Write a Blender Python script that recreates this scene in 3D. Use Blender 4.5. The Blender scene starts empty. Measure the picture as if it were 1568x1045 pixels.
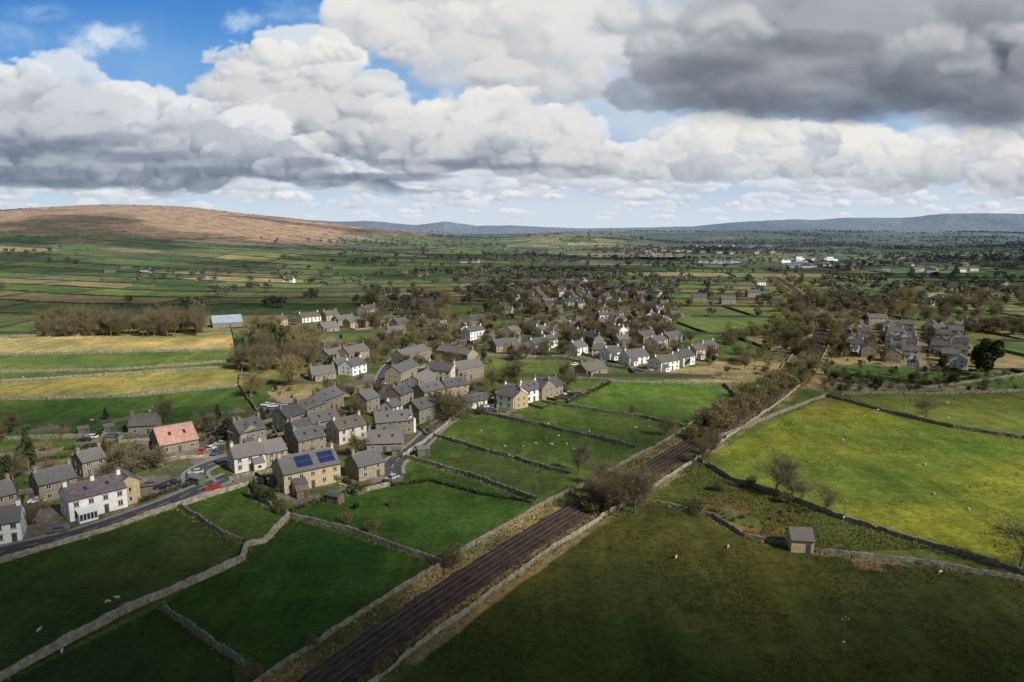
import bpy, math, random, time
import numpy as np
from mathutils import Vector, Matrix
T0=time.time()
rng=np.random.default_rng(7); random.seed(7)
scene=bpy.context.scene
col=scene.collection
# ---------------------------------------------------------------- helpers
def link(o): col.objects.link(o); return o
def sst(x,a,b):
    t=np.clip((x-a)/(b-a),0,1); return t*t*(3-2*t)
def _hash(ix,iy,seed):
    h=(ix.astype(np.int64)*374761393+iy.astype(np.int64)*668265263+seed*1442695041)&0xFFFFFFFF
    h=((h^(h>>13))*1274126177)&0xFFFFFFFF
    h=(h^(h>>16))&0xFFFFFFFF
    h=(h*2246822519)&0xFFFFFFFF
    h=h^(h>>15)
    return (h&0xFFFFFF)/float(0xFFFFFF)
def vnoise(x,y,seed=0):
    x=np.asarray(x,float); y=np.asarray(y,float)
    ix=np.floor(x); iy=np.floor(y); fx=x-ix; fy=y-iy
    fx=fx*fx*fx*(fx*(fx*6-15)+10); fy=fy*fy*fy*(fy*(fy*6-15)+10)
    a=_hash(ix,iy,seed); b=_hash(ix+1,iy,seed); c=_hash(ix,iy+1,seed); d=_hash(ix+1,iy+1,seed)
    return (a*(1-fx)+b*fx)*(1-fy)+(c*(1-fx)+d*fx)*fy
def fbm(x,y,octv=5,seed=0,gain=.5):
    s=0;a=1;t=0
    ca,sa=math.cos(.6),math.sin(.6)
    for o in range(octv):
        s=s+a*vnoise(x,y,seed+o*17); t+=a; a*=gain
        x,y=(x*ca-y*sa)*2.03+5.1,(x*sa+y*ca)*2.03+1.7
    return s/t
def billow(x,y,octv=5,seed=0,gain=.5):
    s=0;a=1;t=0
    ca,sa=math.cos(.6),math.sin(.6)
    for o in range(octv):
        v=2*vnoise(x,y,seed+o*17)-1
        s=s+a*np.sqrt(v*v+.006); t+=a; a*=gain
        x,y=(x*ca-y*sa)*2.03+5.1,(x*sa+y*ca)*2.03+1.7
    return s/t+.24
def np_mesh(name,verts,faces,mats=(),midx=None,colr=None,smooth=False):
    me=bpy.data.meshes.new(name)
    verts=np.asarray(verts,np.float32); faces=np.asarray(faces,np.int32)
    k=faces.shape[1]; n=len(faces)
    me.vertices.add(len(verts)); me.vertices.foreach_set('co',verts.ravel())
    me.loops.add(n*k); me.loops.foreach_set('vertex_index',faces.ravel())
    me.polygons.add(n); me.polygons.foreach_set('loop_start',np.arange(0,n*k,k,dtype=np.int32))
    me.polygons.foreach_set('use_smooth',np.full(n,smooth))
    for m in mats: me.materials.append(m)
    if midx is not None: me.polygons.foreach_set('material_index',np.asarray(midx,np.int32))
    me.update(calc_edges=True)
    if colr is not None:
        c=np.ones((len(verts),4),np.float32); c[:,:colr.shape[1]]=colr
        at=me.color_attributes.new('Col','FLOAT_COLOR','POINT'); at.data.foreach_set('color',c.ravel())
    return me
# ---------------------------------------------------------------- site survey frame
CAMH=70.0; FP=1045.0; CX=784.0; CY=522.5
PITCH=math.atan((CY-352)/FP); cp,sp=math.cos(PITCH),math.sin(PITCH)
RX=np.array([-400,0,200,330,420,500,560,600,640,680,730,780,830,900,1000,1060,1100,1150,1220,1300,1380,1450,1568,2000],float)
RY=np.array([334,334,334,331,334,338,339,343,345,341,347,345,348,350,349,348,345,341,338,335,337,333,334,335])
def hgt(x,y):
    x=np.asarray(x,float); y=np.asarray(y,float)
    r=np.hypot(x,y)
    h=1.2*np.sin(x/85+1)*np.sin(y/120)*sst(r,60,300)
    m=sst(r,700,2200)
    h=h+m*(vnoise(x/520,y/520,3)-.5)*24+m*(vnoise(x/230,y/230,5)-.5)*8
    def ga(cx,cy,sx,sy,A): return A*np.exp(-((x-cx)**2)/(2*sx*sx)-((y-cy)**2)/(2*sy*sy))
    h=h+ga(-1420,2750,600,800,118)+ga(-2500,3000,750,900,85)+ga(-800,3100,500,500,22)
    h=h+ga(270,2750,240,240,50)+ga(2400,4200,1500,900,44)+ga(900,3900,900,600,16)+ga(-300,4700,1500,800,22)
    fwd=np.maximum(y,1.0)
    px=CX+FP*x/(fwd*cp)
    yt=np.interp(px,RX,RY)
    amp=np.clip((352-yt)/10,0.3,1)
    ridge=(CAMH+(352-yt)/FP*9000+(fbm(x/800,y/2500,5,9)-.5)*75*amp)
    ridge=np.where(y>0,ridge,120)
    h=h*(1-sst(r,5000,8000))+ridge*sst(r,6800,9000)
    return h
TT=np.geomspace(60,14000,1200)
def P(px,py):
    d=np.array([(px-CX)/FP, cp-(py-CY)/FP*sp, -sp-(py-CY)/FP*cp])
    if py>440: T_=TT[:680]
    else: T_=TT
    X=d[0]*T_; Y=d[1]*T_; Z=CAMH+d[2]*T_
    df=Z-hgt(X,Y)
    i=np.argmax(df<0)
    if i==0: i=len(T_)-1
    a=df[i-1]/(df[i-1]-df[i]+1e-9); t=T_[i-1]+(T_[i]-T_[i-1])*a
    return np.array([d[0]*t,d[1]*t])
def PP(pts): return np.array([P(a,b) for a,b in pts])
def depth(p): return p[1]*cp+(CAMH)*sp
def pip(x,y,poly):
    ins=np.zeros(np.shape(x),bool); n=len(poly)
    for i in range(n):
        x1,y1=poly[i]; x2,y2=poly[(i+1)%n]
        if y1==y2: continue
        c=((y1>y)!=(y2>y))&(x<(x2-x1)*(y-y1)/(y2-y1)+x1)
        ins^=c
    return ins
def pdist(x,y,pl):
    d=np.full(np.shape(x),1e9)
    for (x1,y1),(x2,y2) in zip(pl[:-1],pl[1:]):
        dx,dy=x2-x1,y2-y1; L=dx*dx+dy*dy
        t=np.clip(((x-x1)*dx+(y-y1)*dy)/L,0,1)
        d=np.minimum(d,np.hypot(x-x1-t*dx,y-y1-t*dy))
    return d
def smooth_line(pts,step):
    pts=np.asarray(pts,float); out=[]
    n=len(pts)
    for i in range(n-1):
        p0=pts[max(i-1,0)];p1=pts[i];p2=pts[i+1];p3=pts[min(i+2,n-1)]
        k=max(2,int(np.linalg.norm(p2-p1)/step))
        for j in range(k):
            t=j/k
            out.append(.5*((2*p1)+(-p0+p2)*t+(2*p0-5*p1+4*p2-p3)*t*t+(-p0+3*p1-3*p2+p3)*t**3))
    out.append(pts[-1]); return np.array(out)
def resample(pts,step):
    pts=np.asarray(pts,float); s=np.r_[0,np.cumsum(np.linalg.norm(np.diff(pts,axis=0),axis=1))]
    k=max(2,int(s[-1]/step)+1); q=np.linspace(0,s[-1],k)
    return np.c_[np.interp(q,s,pts[:,0]),np.interp(q,s,pts[:,1])]
def perp(pl):
    t=np.gradient(pl,axis=0); t/=np.linalg.norm(t,axis=1)[:,None]+1e-9
    return np.c_[-t[:,1],t[:,0]]
# ---------------------------------------------------------------- materials
def nmat(name,c1,c2,scale=1.0,rough=.9,bump=0.0,rand=0.0,c3=None,spec=.3,detail=5,objc=True):
    m=bpy.data.materials.new(name); m.use_nodes=True; nt=m.node_tree; N=nt.nodes; Lk=nt.links
    b=N['Principled BSDF']; b.inputs['Roughness'].default_value=rough; b.inputs['Specular IOR Level'].default_value=spec
    tc=N.new('ShaderNodeTexCoord'); geo=N.new('ShaderNodeNewGeometry')
    no=N.new('ShaderNodeTexNoise'); no.inputs['Scale'].default_value=scale; no.inputs['Detail'].default_value=detail
    Lk.new(tc.outputs['Object'] if objc else geo.outputs['Position'],no.inputs['Vector'])
    mr=N.new('ShaderNodeMapRange'); mr.inputs['From Min'].default_value=.35; mr.inputs['From Max'].default_value=.65
    Lk.new(no.outputs['Fac'],mr.inputs['Value'])
    mx=N.new('ShaderNodeMix'); mx.data_type='RGBA'
    mx.inputs[6].default_value=(*c1,1); mx.inputs[7].default_value=(*c2,1)
    Lk.new(mr.outputs['Result'],mx.inputs[0]); out=mx.outputs[2]
    if rand>0:
        oi=N.new('ShaderNodeObjectInfo'); m2=N.new('ShaderNodeMix'); m2.data_type='RGBA'
        cc=c3 or c2; m2.inputs[7].default_value=(*cc,1)
        ml=N.new('ShaderNodeMath'); ml.operation='MULTIPLY'; ml.inputs[1].default_value=rand
        Lk.new(oi.outputs['Random'],ml.inputs[0]); Lk.new(ml.outputs[0],m2.inputs[0]); Lk.new(out,m2.inputs[6]); out=m2.outputs[2]
    Lk.new(out,b.inputs['Base Color'])
    if bump>0:
        bp=N.new('ShaderNodeBump'); bp.inputs['Strength'].default_value=bump; bp.inputs['Distance'].default_value=.1
        Lk.new(no.outputs['Fac'],bp.inputs['Height']); Lk.new(bp.outputs[0],b.inputs['Normal'])
    return m
M={}
M['stone_tan']=nmat('stone_tan',(.20,.155,.10),(.40,.32,.21),1.6,bump=.3,rand=.6,c3=(.33,.30,.25))
M['stone_grey']=nmat('stone_grey',(.13,.115,.095),(.30,.265,.215),1.6,bump=.3,rand=.6,c3=(.28,.23,.155))
M['stone_sand']=nmat('stone_sand',(.38,.285,.16),(.56,.45,.27),1.6,bump=.3)
M['render_white']=nmat('render_white',(.74,.73,.70),(.85,.84,.81),.7)
M['render_cream']=nmat('render_cream',(.52,.45,.33),(.64,.57,.44),.7,rand=.5,c3=(.60,.60,.57))
M['slate_dark']=nmat('slate_dark',(.055,.056,.062),(.125,.125,.13),1.3,.55,bump=.2,rand=.9,c3=(.155,.15,.145))
M['slate_brown']=nmat('slate_brown',(.09,.078,.065),(.165,.145,.12),1.3,.6,bump=.2,rand=.9,c3=(.18,.175,.17))
M['slate_purple']=nmat('slate_purple',(.10,.082,.092),(.165,.14,.155),1.0,.6,bump=.2)
M['roof_salmon']=nmat('roof_salmon',(.38,.20,.155),(.50,.29,.235),.8,.7)
M['roof_blue']=nmat('roof_blue',(.25,.33,.42),(.35,.42,.5),.4,.5)
M['glass']=nmat('window_glass',(.02,.025,.03),(.05,.06,.07),.8,.12,spec=.6)
M['frame']=nmat('painted_frame',(.7,.7,.68),(.8,.8,.78),2,.5)
M['door']=nmat('painted_door',(.10,.05,.03),(.05,.09,.12),.3,.5)
M['pot']=nmat('chimney_pot',(.30,.15,.08),(.38,.22,.13),3)
M['solar']=nmat('solar_panel',(.010,.022,.07),(.02,.04,.12),2,.18,spec=.6)
M['shed']=nmat('shed_boards',(.13,.09,.055),(.24,.17,.10),2,rand=.8,c3=(.10,.13,.08))
M['wall']=nmat('dry_stone',(.13,.115,.085),(.30,.27,.22),1.1,bump=.6,objc=False,detail=9)
M['wallpale']=nmat('dry_stone_pale',(.20,.175,.13),(.42,.38,.30),1.1,bump=.6,objc=False,detail=9)
M['asphalt']=nmat('asphalt',(.05,.05,.053),(.085,.085,.09),.5,.85,objc=False)
M['kerb']=nmat('kerb_stone',(.20,.19,.17),(.28,.27,.25),1,objc=False)
M['paint']=nmat('road_paint',(.6,.6,.58),(.75,.75,.73),3,.6,objc=False)
M['ballast']=nmat('track_ballast',(.034,.022,.017),(.095,.06,.043),.7,bump=.6,objc=False,detail=10)
M['sleeper']=nmat('sleeper',(.045,.033,.027),(.09,.067,.053),.6,objc=False)
M['rail']=nmat('rail_steel',(.09,.065,.05),(.16,.13,.11),.5,.5,objc=False)
M['bark']=nmat('twig_bark',(.10,.08,.055),(.19,.148,.10),.5,rand=.8,c3=(.15,.135,.055))
M['barkw']=nmat('willow_bark',(.20,.15,.07),(.32,.26,.12),.5,rand=.7,c3=(.19,.19,.07))
M['ever']=nmat('evergreen_leaf',(.022,.038,.014),(.055,.075,.026),.8,rand=.5,c3=(.07,.07,.025))
M['shrub']=nmat('shrub_leaf',(.13,.11,.045),(.25,.20,.09),.8,rand=.8,c3=(.09,.115,.035))
M['rust']=nmat('bracken',(.22,.135,.06),(.34,.23,.11),.8,rand=.8,c3=(.22,.20,.08))
M['hedge']=nmat('hedge_leaf',(.035,.05,.018),(.09,.10,.04),.8,objc=False)
M['wool']=nmat('sheep_wool',(.55,.51,.42),(.68,.64,.55),4)
M['pole']=nmat('pole_wood',(.16,.13,.10),(.24,.2,.16),3)
M['ins']=nmat('insulator',(.7,.7,.68),(.8,.8,.78),3,.3)
M['tyre']=nmat('tyre',(.015,.015,.015),(.03,.03,.03),3)
CARC={'red':(.5,.02,.02),'white':(.75,.75,.75),'silver':(.4,.41,.43),'black':(.02,.02,.025),'blue':(.04,.09,.25),'grey':(.12,.13,.14)}
for k,c in CARC.items(): M['car_'+k]=nmat('car_paint_'+k,c,tuple(min(1,v*1.1) for v in c),.5,.25,spec=.6)
def attr_mat(name):
    m=bpy.data.materials.new(name); m.use_nodes=True; nt=m.node_tree
    b=nt.nodes['Principled BSDF']; b.inputs['Roughness'].default_value=.95; b.inputs['Specular IOR Level'].default_value=.1
    at=nt.nodes.new('ShaderNodeAttribute'); at.attribute_name='Col'
    no=nt.nodes.new('ShaderNodeTexNoise'); no.inputs['Scale'].default_value=.05
    geo=nt.nodes.new('ShaderNodeNewGeometry'); nt.links.new(geo.outputs['Position'],no.inputs['Vector'])
    mr=nt.nodes.new('ShaderNodeMapRange'); mr.inputs[1].default_value=.3; mr.inputs[2].default_value=.7; mr.inputs[3].default_value=.75; mr.inputs[4].default_value=1.25
    nt.links.new(no.outputs['Fac'],mr.inputs[0]); vm=nt.nodes.new('ShaderNodeVectorMath'); vm.operation='SCALE'
    nt.links.new(at.outputs['Color'],vm.inputs[0]); nt.links.new(mr.outputs[0],vm.inputs['Scale']); nt.links.new(vm.outputs[0],b.inputs['Base Color'])
    return m
M['far']=attr_mat('distant_growth')
def land_mat():
    m=bpy.data.materials.new('pasture'); m.use_nodes=True; nt=m.node_tree; N=nt.nodes; Lk=nt.links
    b=N['Principled BSDF']; b.inputs['Roughness'].default_value=.95; b.inputs['Specular IOR Level'].default_value=.1
    at=N.new('ShaderNodeAttribute'); at.attribute_name='Col'
    geo=N.new('ShaderNodeNewGeometry')
    def noise(s,d=6,st=None,rot=.6):
        n=N.new('ShaderNodeTexNoise'); n.inputs['Scale'].default_value=s; n.inputs['Detail'].default_value=d
        if st:
            mp=N.new('ShaderNodeMapping'); mp.inputs['Scale'].default_value=st; mp.inputs['Rotation'].default_value=(0,0,rot)
            Lk.new(geo.outputs['Position'],mp.inputs['Vector']); Lk.new(mp.outputs[0],n.inputs['Vector'])
        else: Lk.new(geo.outputs['Position'],n.inputs['Vector'])
        return n
    n1=noise(.03,8); n2=noise(.7,8); n3=noise(.16,6,(1,.12,1)); n4=noise(3.0,4); n5=noise(.35,3,(1,.04,1),-.9); n6=noise(.14,7)
    def mrange(n,a,b_,c,d):
        r=N.new('ShaderNodeMapRange'); r.inputs[1].default_value=a; r.inputs[2].default_value=b_; r.inputs[3].default_value=c; r.inputs[4].default_value=d
        Lk.new(n.outputs['Fac'],r.inputs[0]); return r.outputs[0]
    prev=None
    for o in (mrange(n1,.3,.7,.74,1.26),mrange(n2,.3,.7,.72,1.28),mrange(n3,.3,.7,.86,1.14),mrange(n4,.3,.7,.74,1.26),mrange(n5,.3,.7,.88,1.12),mrange(n6,.32,.68,.80,1.20)):
        if prev is None: prev=o; continue
        m1=N.new('ShaderNodeMath'); m1.operation='MULTIPLY'; Lk.new(prev,m1.inputs[0]); Lk.new(o,m1.inputs[1]); prev=m1.outputs[0]
    vm=N.new('ShaderNodeVectorMath'); vm.operation='SCALE'; Lk.new(at.outputs['Color'],vm.inputs[0]); Lk.new(prev,vm.inputs['Scale'])
    hs=N.new('ShaderNodeMix'); hs.data_type='RGBA'; hs.blend_type='MULTIPLY'; hs.inputs[7].default_value=(1.38,1.02,.8,1)
    Lk.new(mrange(n1,.4,.72,0,.8),hs.inputs[0]); Lk.new(vm.outputs[0],hs.inputs[6])
    Lk.new(hs.outputs[2],b.inputs['Base Color'])
    bp=N.new('ShaderNodeBump'); bp.inputs['Strength'].default_value=.7; bp.inputs['Distance'].default_value=.3
    Lk.new(n2.outputs['Fac'],bp.inputs['Height']); Lk.new(bp.outputs[0],b.inputs['Normal'])
    return m
M['land']=land_mat()
# ---------------------------------------------------------------- key lines
RAIL=smooth_line(PP([(440,1090),(500,1043),(620,955),(730,880),(845,806),(925,760),(1010,712),(1100,655),(1180,604),(1225,565),(1250,525),(1257,500),(1247,478),(1228,455),(1212,440),(1190,425)]),4)
ROADS={
 'a':PP([(-60,872),(0,846),(110,820),(235,778),(318,744),(355,728)]),
 'b':PP([(312,744),(300,724),(345,704),(420,690),(452,690)]),
 'c':PP([(600,728),(604,708),(640,682),(668,655),(690,640)]),
 'd':PP([(594,622),(588,600),(588,582),(600,560),(625,543),(690,530),(760,512),(820,490),(900,474)]),
 'e':PP([(1393,500),(1395,530),(1398,562)]),
}
ROADS={k:smooth_line(v,3) for k,v in ROADS.items()}
VILL=PP([(560,525),(640,490),(750,472),(760,450),(830,436),(920,440),(1035,462),(1050,482),(1010,512),(1105,535),(1090,560),(1000,566),(860,545),(745,560),(752,640),(690,650),(612,690),(600,745),(525,760),(430,770),(390,738),(240,780),(0,850),(-60,860),(-60,650),(190,640),(350,630),(420,600),(460,560),(470,510)])
NEAR=PP([(-200,1100),(-200,618),(0,613),(370,592),(600,600),(740,600),(1100,585),(1290,600),(1568,596),(1800,600),(1800,1100)])
LSTR=PP([(-250,620),(-250,512),(0,516),(355,505),(378,560),(372,595),(0,615)])
EST=PP([(1270,600),(1275,490),(1470,492),(1480,575),(1568,600)])
th=math.radians(-9); ct,st_=math.cos(th),math.sin(th)
vr=np.r_[0,np.cumsum(rng.uniform(45,110,90))]-200
rw=rng.uniform(95,210,92); ro=rng.uniform(0,200,92)
def g2w(u,v):
    a=u+40*np.sin(v/310+1)+25*np.sin(v/140); b=v+35*np.sin(u/270)+20*np.sin(u/120+2)
    return a*ct-b*st_, a*st_+b*ct
def w2g(x,y):
    a=x*ct+y*st_; b=-x*st_+y*ct; u=a.copy(); v=b.copy()
    for _ in range(6):
        u=a-(40*np.sin(v/310+1)+25*np.sin(v/140)); v=b-(35*np.sin(u/270)+20*np.sin(u/120+2))
    return u,v
HAZE=np.array([.155,.23,.335])  # aerial haze, mixed into land, wall and tree colours by distance
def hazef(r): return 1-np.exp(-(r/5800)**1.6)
# ---------------------------------------------------------------- TERRAIN
deps=np.r_[np.arange(55,4,-.13),np.arange(4,.42,-.035)]
rad=np.r_[CAMH/np.tan(np.radians(deps)),np.geomspace(9600,15300,22)]
rad=np.sort(np.r_[rad,np.geomspace(2500,9000,70)])
azs=np.radians(np.r_[np.arange(-43,43,.09),np.arange(43,316.5,5.5)])
na,nr=len(azs),len(rad)
A,R=np.meshgrid(azs,rad); X=np.sin(A)*R; Y=np.cos(A)*R; Z=hgt(X,Y)
def landcolor(X,Y,Z):
    x=X.ravel(); y=Y.ravel(); z=Z.ravel(); r=np.hypot(x,y)
    u,v=w2g(x,y)
    j=np.clip(np.searchsorted(vr,v)-1,0,90); ci=np.floor((u-ro[j])/rw[j]).astype(int)
    hsh=_hash(j,ci,11); h2=_hash(j,ci,23)
    pal=np.array([(.085,.155,.035),(.115,.18,.042),(.07,.13,.03),(.07,.11,.032),(.135,.18,.048),(.12,.145,.05),(.18,.18,.065),(.25,.215,.10)])
    C=pal[np.minimum((hsh**1.0*8).astype(int),7)]*(.76+.5*h2)[:,None]
    big=fbm(x/900,y/900,3,31)
    C*= (.8+.5*big)[:,None]
    mo=fbm(x/260,y/420,5,41)
    w=sst(z+(mo-.5)*55,34,56)*(x<200)*(r<6500)
    moor=np.array([.37,.26,.15])*sst(mo,.36,.55)[:,None]+np.array([.18,.145,.07])*(1-sst(mo,.36,.55))[:,None]
    C=C*(1-w)[:,None]+moor*w[:,None]
    w=sst(z+(mo-.5)*30,34,50)*(x>0)*(x<600)*(r<3600)*(r>2300)*.6
    C=C*(1-w)[:,None]+np.array([.24,.20,.10])*w[:,None]
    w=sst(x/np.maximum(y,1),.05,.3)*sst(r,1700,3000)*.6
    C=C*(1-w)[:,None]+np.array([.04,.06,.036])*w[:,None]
    near=r<1300
    xn,yn=x[near],y[near]; Cn=C[near].copy()
    nn=fbm(xn/14,yn/14,4,51)[:,None]; nb=fbm(xn/45,yn/45,4,52)[:,None]; nb=sst(nb,.3,.7)
    def paint(poly,c,c2=None,amt=1.0):
        k=pip(xn,yn,PP(poly) if not isinstance(poly,np.ndarray) else poly)
        cc=np.array(c)*(1-nb[k])+np.array(c2 if c2 else c)*nb[k]
        Cn[k]=Cn[k]*(1-amt)+cc*amt
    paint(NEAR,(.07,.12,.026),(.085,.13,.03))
    paint(LSTR,(.10,.15,.035))
    paint([(-250,545),(-250,517),(0,518),(355,507),(365,535),(0,543)],(.45,.38,.16),(.27,.26,.09))
    paint([(-250,569),(0,570),(180,566),(370,552),(366,538),(0,546),(-250,548)],(.11,.165,.04))
    paint([(-250,612),(0,610),(200,606),(372,590),(372,563),(0,583),(-250,590)],(.28,.26,.075),(.18,.20,.055))
    paint([(0,672),(-250,690),(-250,615),(0,615),(360,594),(400,640),(250,672)],(.06,.125,.022),(.08,.135,.03))
    paint(VILL,(.07,.11,.03),(.12,.12,.06))
    k=pip(xn,yn,VILL)&(nn[:,0]>.62); Cn[k]=np.array([.17,.155,.13])
    k=pip(xn,yn,VILL)&(nn[:,0]<.46); Cn[k]=np.array([.06,.115,.024])
    paint([(-60,862),(0,858),(270,778),(375,835),(365,856),(-100,1100)],(.034,.074,.012),(.056,.09,.02))  # left foreground greens: own field colour, darkened further to deepen the shade
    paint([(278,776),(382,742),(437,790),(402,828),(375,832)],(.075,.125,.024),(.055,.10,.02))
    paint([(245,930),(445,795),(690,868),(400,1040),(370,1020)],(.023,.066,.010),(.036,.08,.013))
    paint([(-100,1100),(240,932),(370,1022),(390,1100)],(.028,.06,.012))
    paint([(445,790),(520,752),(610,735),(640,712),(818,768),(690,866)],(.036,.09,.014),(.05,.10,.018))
    paint([(665,668),(620,700),(820,766),(872,728)],(.052,.092,.02),(.068,.098,.025))
    paint([(870,722),(720,630),(665,666)],(.062,.11,.022))
    paint([(700,645),(735,628),(975,686),(900,722)],(.068,.12,.024),(.052,.095,.02))
    paint([(820,640),(870,622),(1048,655),(985,685)],(.085,.14,.026))
    paint([(870,618),(940,585),(1110,590),(1130,612),(1052,652)],(.075,.165,.022),(.095,.155,.028))
    paint([(735,600),(745,548),(860,550),(985,570),(1100,582),(940,583),(870,615),(850,600)],(.09,.15,.03),(.14,.17,.05))
    paint([(408,600),(430,588),(560,590),(545,608),(425,615)],(.32,.26,.15),(.20,.19,.08))
    paint([(540,1100),(860,840),(1000,768),(1090,790),(1150,820),(1568,885),(1800,920),(1800,1100)],(.050,.070,.014),(.080,.088,.020))  # lower right field green, also darkened to add to the foreground shade
    paint([(1000,768),(1060,700),(1130,738),(1300,800),(1568,880),(1568,888),(1210,845),(1090,795)],(.12,.14,.036),(.085,.118,.026))
    paint([(1070,712),(1100,690),(1265,608),(1568,674),(1800,720),(1800,950),(1568,878),(1440,838),(1300,798),(1180,752)],(.160,.190,.022),(.108,.155,.022))
    paint([(1280,604),(1568,600),(1800,610),(1800,715),(1568,670),(1350,628)],(.13,.165,.03),(.095,.145,.026))
    k=pip(xn,yn,PP([(1075,768),(1125,748),(1245,792),(1258,835),(1150,822),(1095,802)]))&(nn[:,0]>.43)
    Cn[k]=Cn[k]*.3+np.array([.22,.13,.06])*.7
    for (px,py,rr,c) in [(1348,866,1.8,(.26,.17,.09)),(1385,874,1.6,(.08,.075,.035)),(1190,905,.8,(.05,.045,.035)),(1262,848,1.6,(.25,.18,.08)),(700,700,1.5,(.12,.10,.05))]:
        q=P(px,py); k=np.hypot((xn-q[0])*.6,(yn-q[1])*1.1)+(nn[:,0]-.5)*rr*4<rr; Cn[k]=c
    paint([(0,862),(110,826),(100,812),(0,842)],(.26,.2,.15))
    for (px,py,rr) in [(330,700,7),(312,690,6),(415,628,6),(150,675,6),(470,765,4),(545,750,4),(590,735,4),(60,790,5),(240,745,4),(740,628,3),(620,600,4)]:
        q=P(px,py); k=np.hypot(xn-q[0],yn-q[1])+(nn[:,0]-.5)*rr*1.5<rr; Cn[k]=np.array([.16,.15,.14])
    rd=pdist(xn,yn,RAIL[::3]); wd=9.0-3.0*sst(yn,300,420)[:]+ (nn[:,0]-.5)*3
    k=rd<wd; g=sst(nn,.35,.65)
    Cn[k]=np.array([.29,.235,.11])*g[k]+np.array([.11,.12,.04])*(1-g[k])
    k=(rd<24)&(yn>230)&(rd>wd); g=sst(nn[:,0],.45,.65)[:,None]
    Cn[k]=Cn[k]*(1-.6*g[k])+np.array([.18,.15,.07])*.6*g[k]
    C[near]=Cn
    rp=fbm(x/700,y/1500,4,71); w=sst(r,6500,8500)
    C=C*(1-w)[:,None]+(np.array([.07,.08,.07])*(1-sst(rp,.4,.6))[:,None]+np.array([.20,.21,.16])*sst(rp,.4,.6)[:,None])*w[:,None]
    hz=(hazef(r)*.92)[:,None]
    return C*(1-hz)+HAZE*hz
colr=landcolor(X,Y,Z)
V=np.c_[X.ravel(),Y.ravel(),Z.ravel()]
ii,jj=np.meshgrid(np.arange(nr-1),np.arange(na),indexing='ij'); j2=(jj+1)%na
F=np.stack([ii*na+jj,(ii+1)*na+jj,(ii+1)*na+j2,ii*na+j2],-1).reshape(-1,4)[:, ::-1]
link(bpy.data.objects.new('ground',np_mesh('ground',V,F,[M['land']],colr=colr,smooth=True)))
# ---------------------------------------------------------------- ribbons, walls
def ribbon(pl,offs,zoff,jit=0):
    n=perp(pl); k=len(offs); out=[]
    for (o,dz) in offs:
        jj=rng.normal(0,jit,len(pl))[:,None] if (jit and abs(o)>3.8) else 0
        q=pl+n*(o+jj); out.append(np.c_[q,hgt(q[:,0],q[:,1])+dz+zoff])
    V=np.stack(out,1).reshape(-1,3); m=len(pl)
    a=np.arange(m-1)[:,None]*k+np.arange(k-1)[None,:]
    F=np.stack([a,a+1,a+k+1,a+k],-1).reshape(-1,4)
    return V,F
def obj(name,me,loc=(0,0,0)):
    o=bpy.data.objects.new(name,me); o.location=loc; return link(o)
for k,pl in ROADS.items():
    w=3.6 if k=='d' else 2.8
    V,F=ribbon(pl,[(w,.0),(-w,.0)],.06); obj('road',np_mesh('road',V,F,[M['asphalt']]))
    for s in (1,-1):
        V,F=ribbon(pl,[(s*w,-.1),(s*w,.13),(s*(w+.3),.13),(s*(w+1.1),.12),(s*(w+1.1),-.1)],.05)
        obj('pavement_kerb',np_mesh('kerb',V,F,[M['kerb']]))
    rs=resample(pl,3.0); V=[];F=[]
    n=perp(rs)
    for i in range(0,len(rs)-1,2):
        a,b=rs[i],rs[i+1]
        for q,o in ((a,.06),(a,-.06),(b,-.06),(b,.06)):
            p=q+n[i]*o; V.append((*p,float(hgt(*p))+.075))
        F.append([len(V)-4,len(V)-3,len(V)-2,len(V)-1])
    obj('road_marking',np_mesh('road_marking',V,F,[M['paint']]))
RF=resample(RAIL,1.5)
V,F=ribbon(RF,[(4.1,-.05),(3.3,.35),(-3.3,.35),(-4.1,-.05)],.05,jit=.18)
obj('railway_ballast',np_mesh('ballast',V,F,[M['ballast']]))
rz=.40
Vs=[];Fs=[];nb=0
for o in (2.3,.9,-.9,-2.3):
    V,F=ribbon(RAIL,[(o+.05,.0),(o+.04,.15),(o-.04,.15),(o-.05,.0)],rz+.05); Vs.append(V);Fs.append(F+nb);nb+=len(V)
obj('railway_rails',np_mesh('rails',np.concatenate(Vs),np.concatenate(Fs),[M['rail']]))
rs=resample(RAIL,.7)[:420]; n=perp(rs); t=np.c_[n[:,1],-n[:,0]]
Vs=[];Fs=[];nb=0
for o in (1.6,-1.6):
    c=rs+n*o; zb=hgt(c[:,0],c[:,1])+.40
    q=[]
    for (a,b_) in ((1.15,.12),(1.15,-.12),(-1.15,-.12),(-1.15,.12)):
        q.append(np.c_[c+n*a+t*b_,zb+.05])
    V=np.stack(q,1).reshape(-1,3); F=np.arange(len(V)).reshape(-1,4); Vs.append(V);Fs.append(F+nb);nb+=len(V)
obj('railway_sleepers',np_mesh('sleepers',np.concatenate(Vs),np.concatenate(Fs),[M['sleeper']]))
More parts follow.
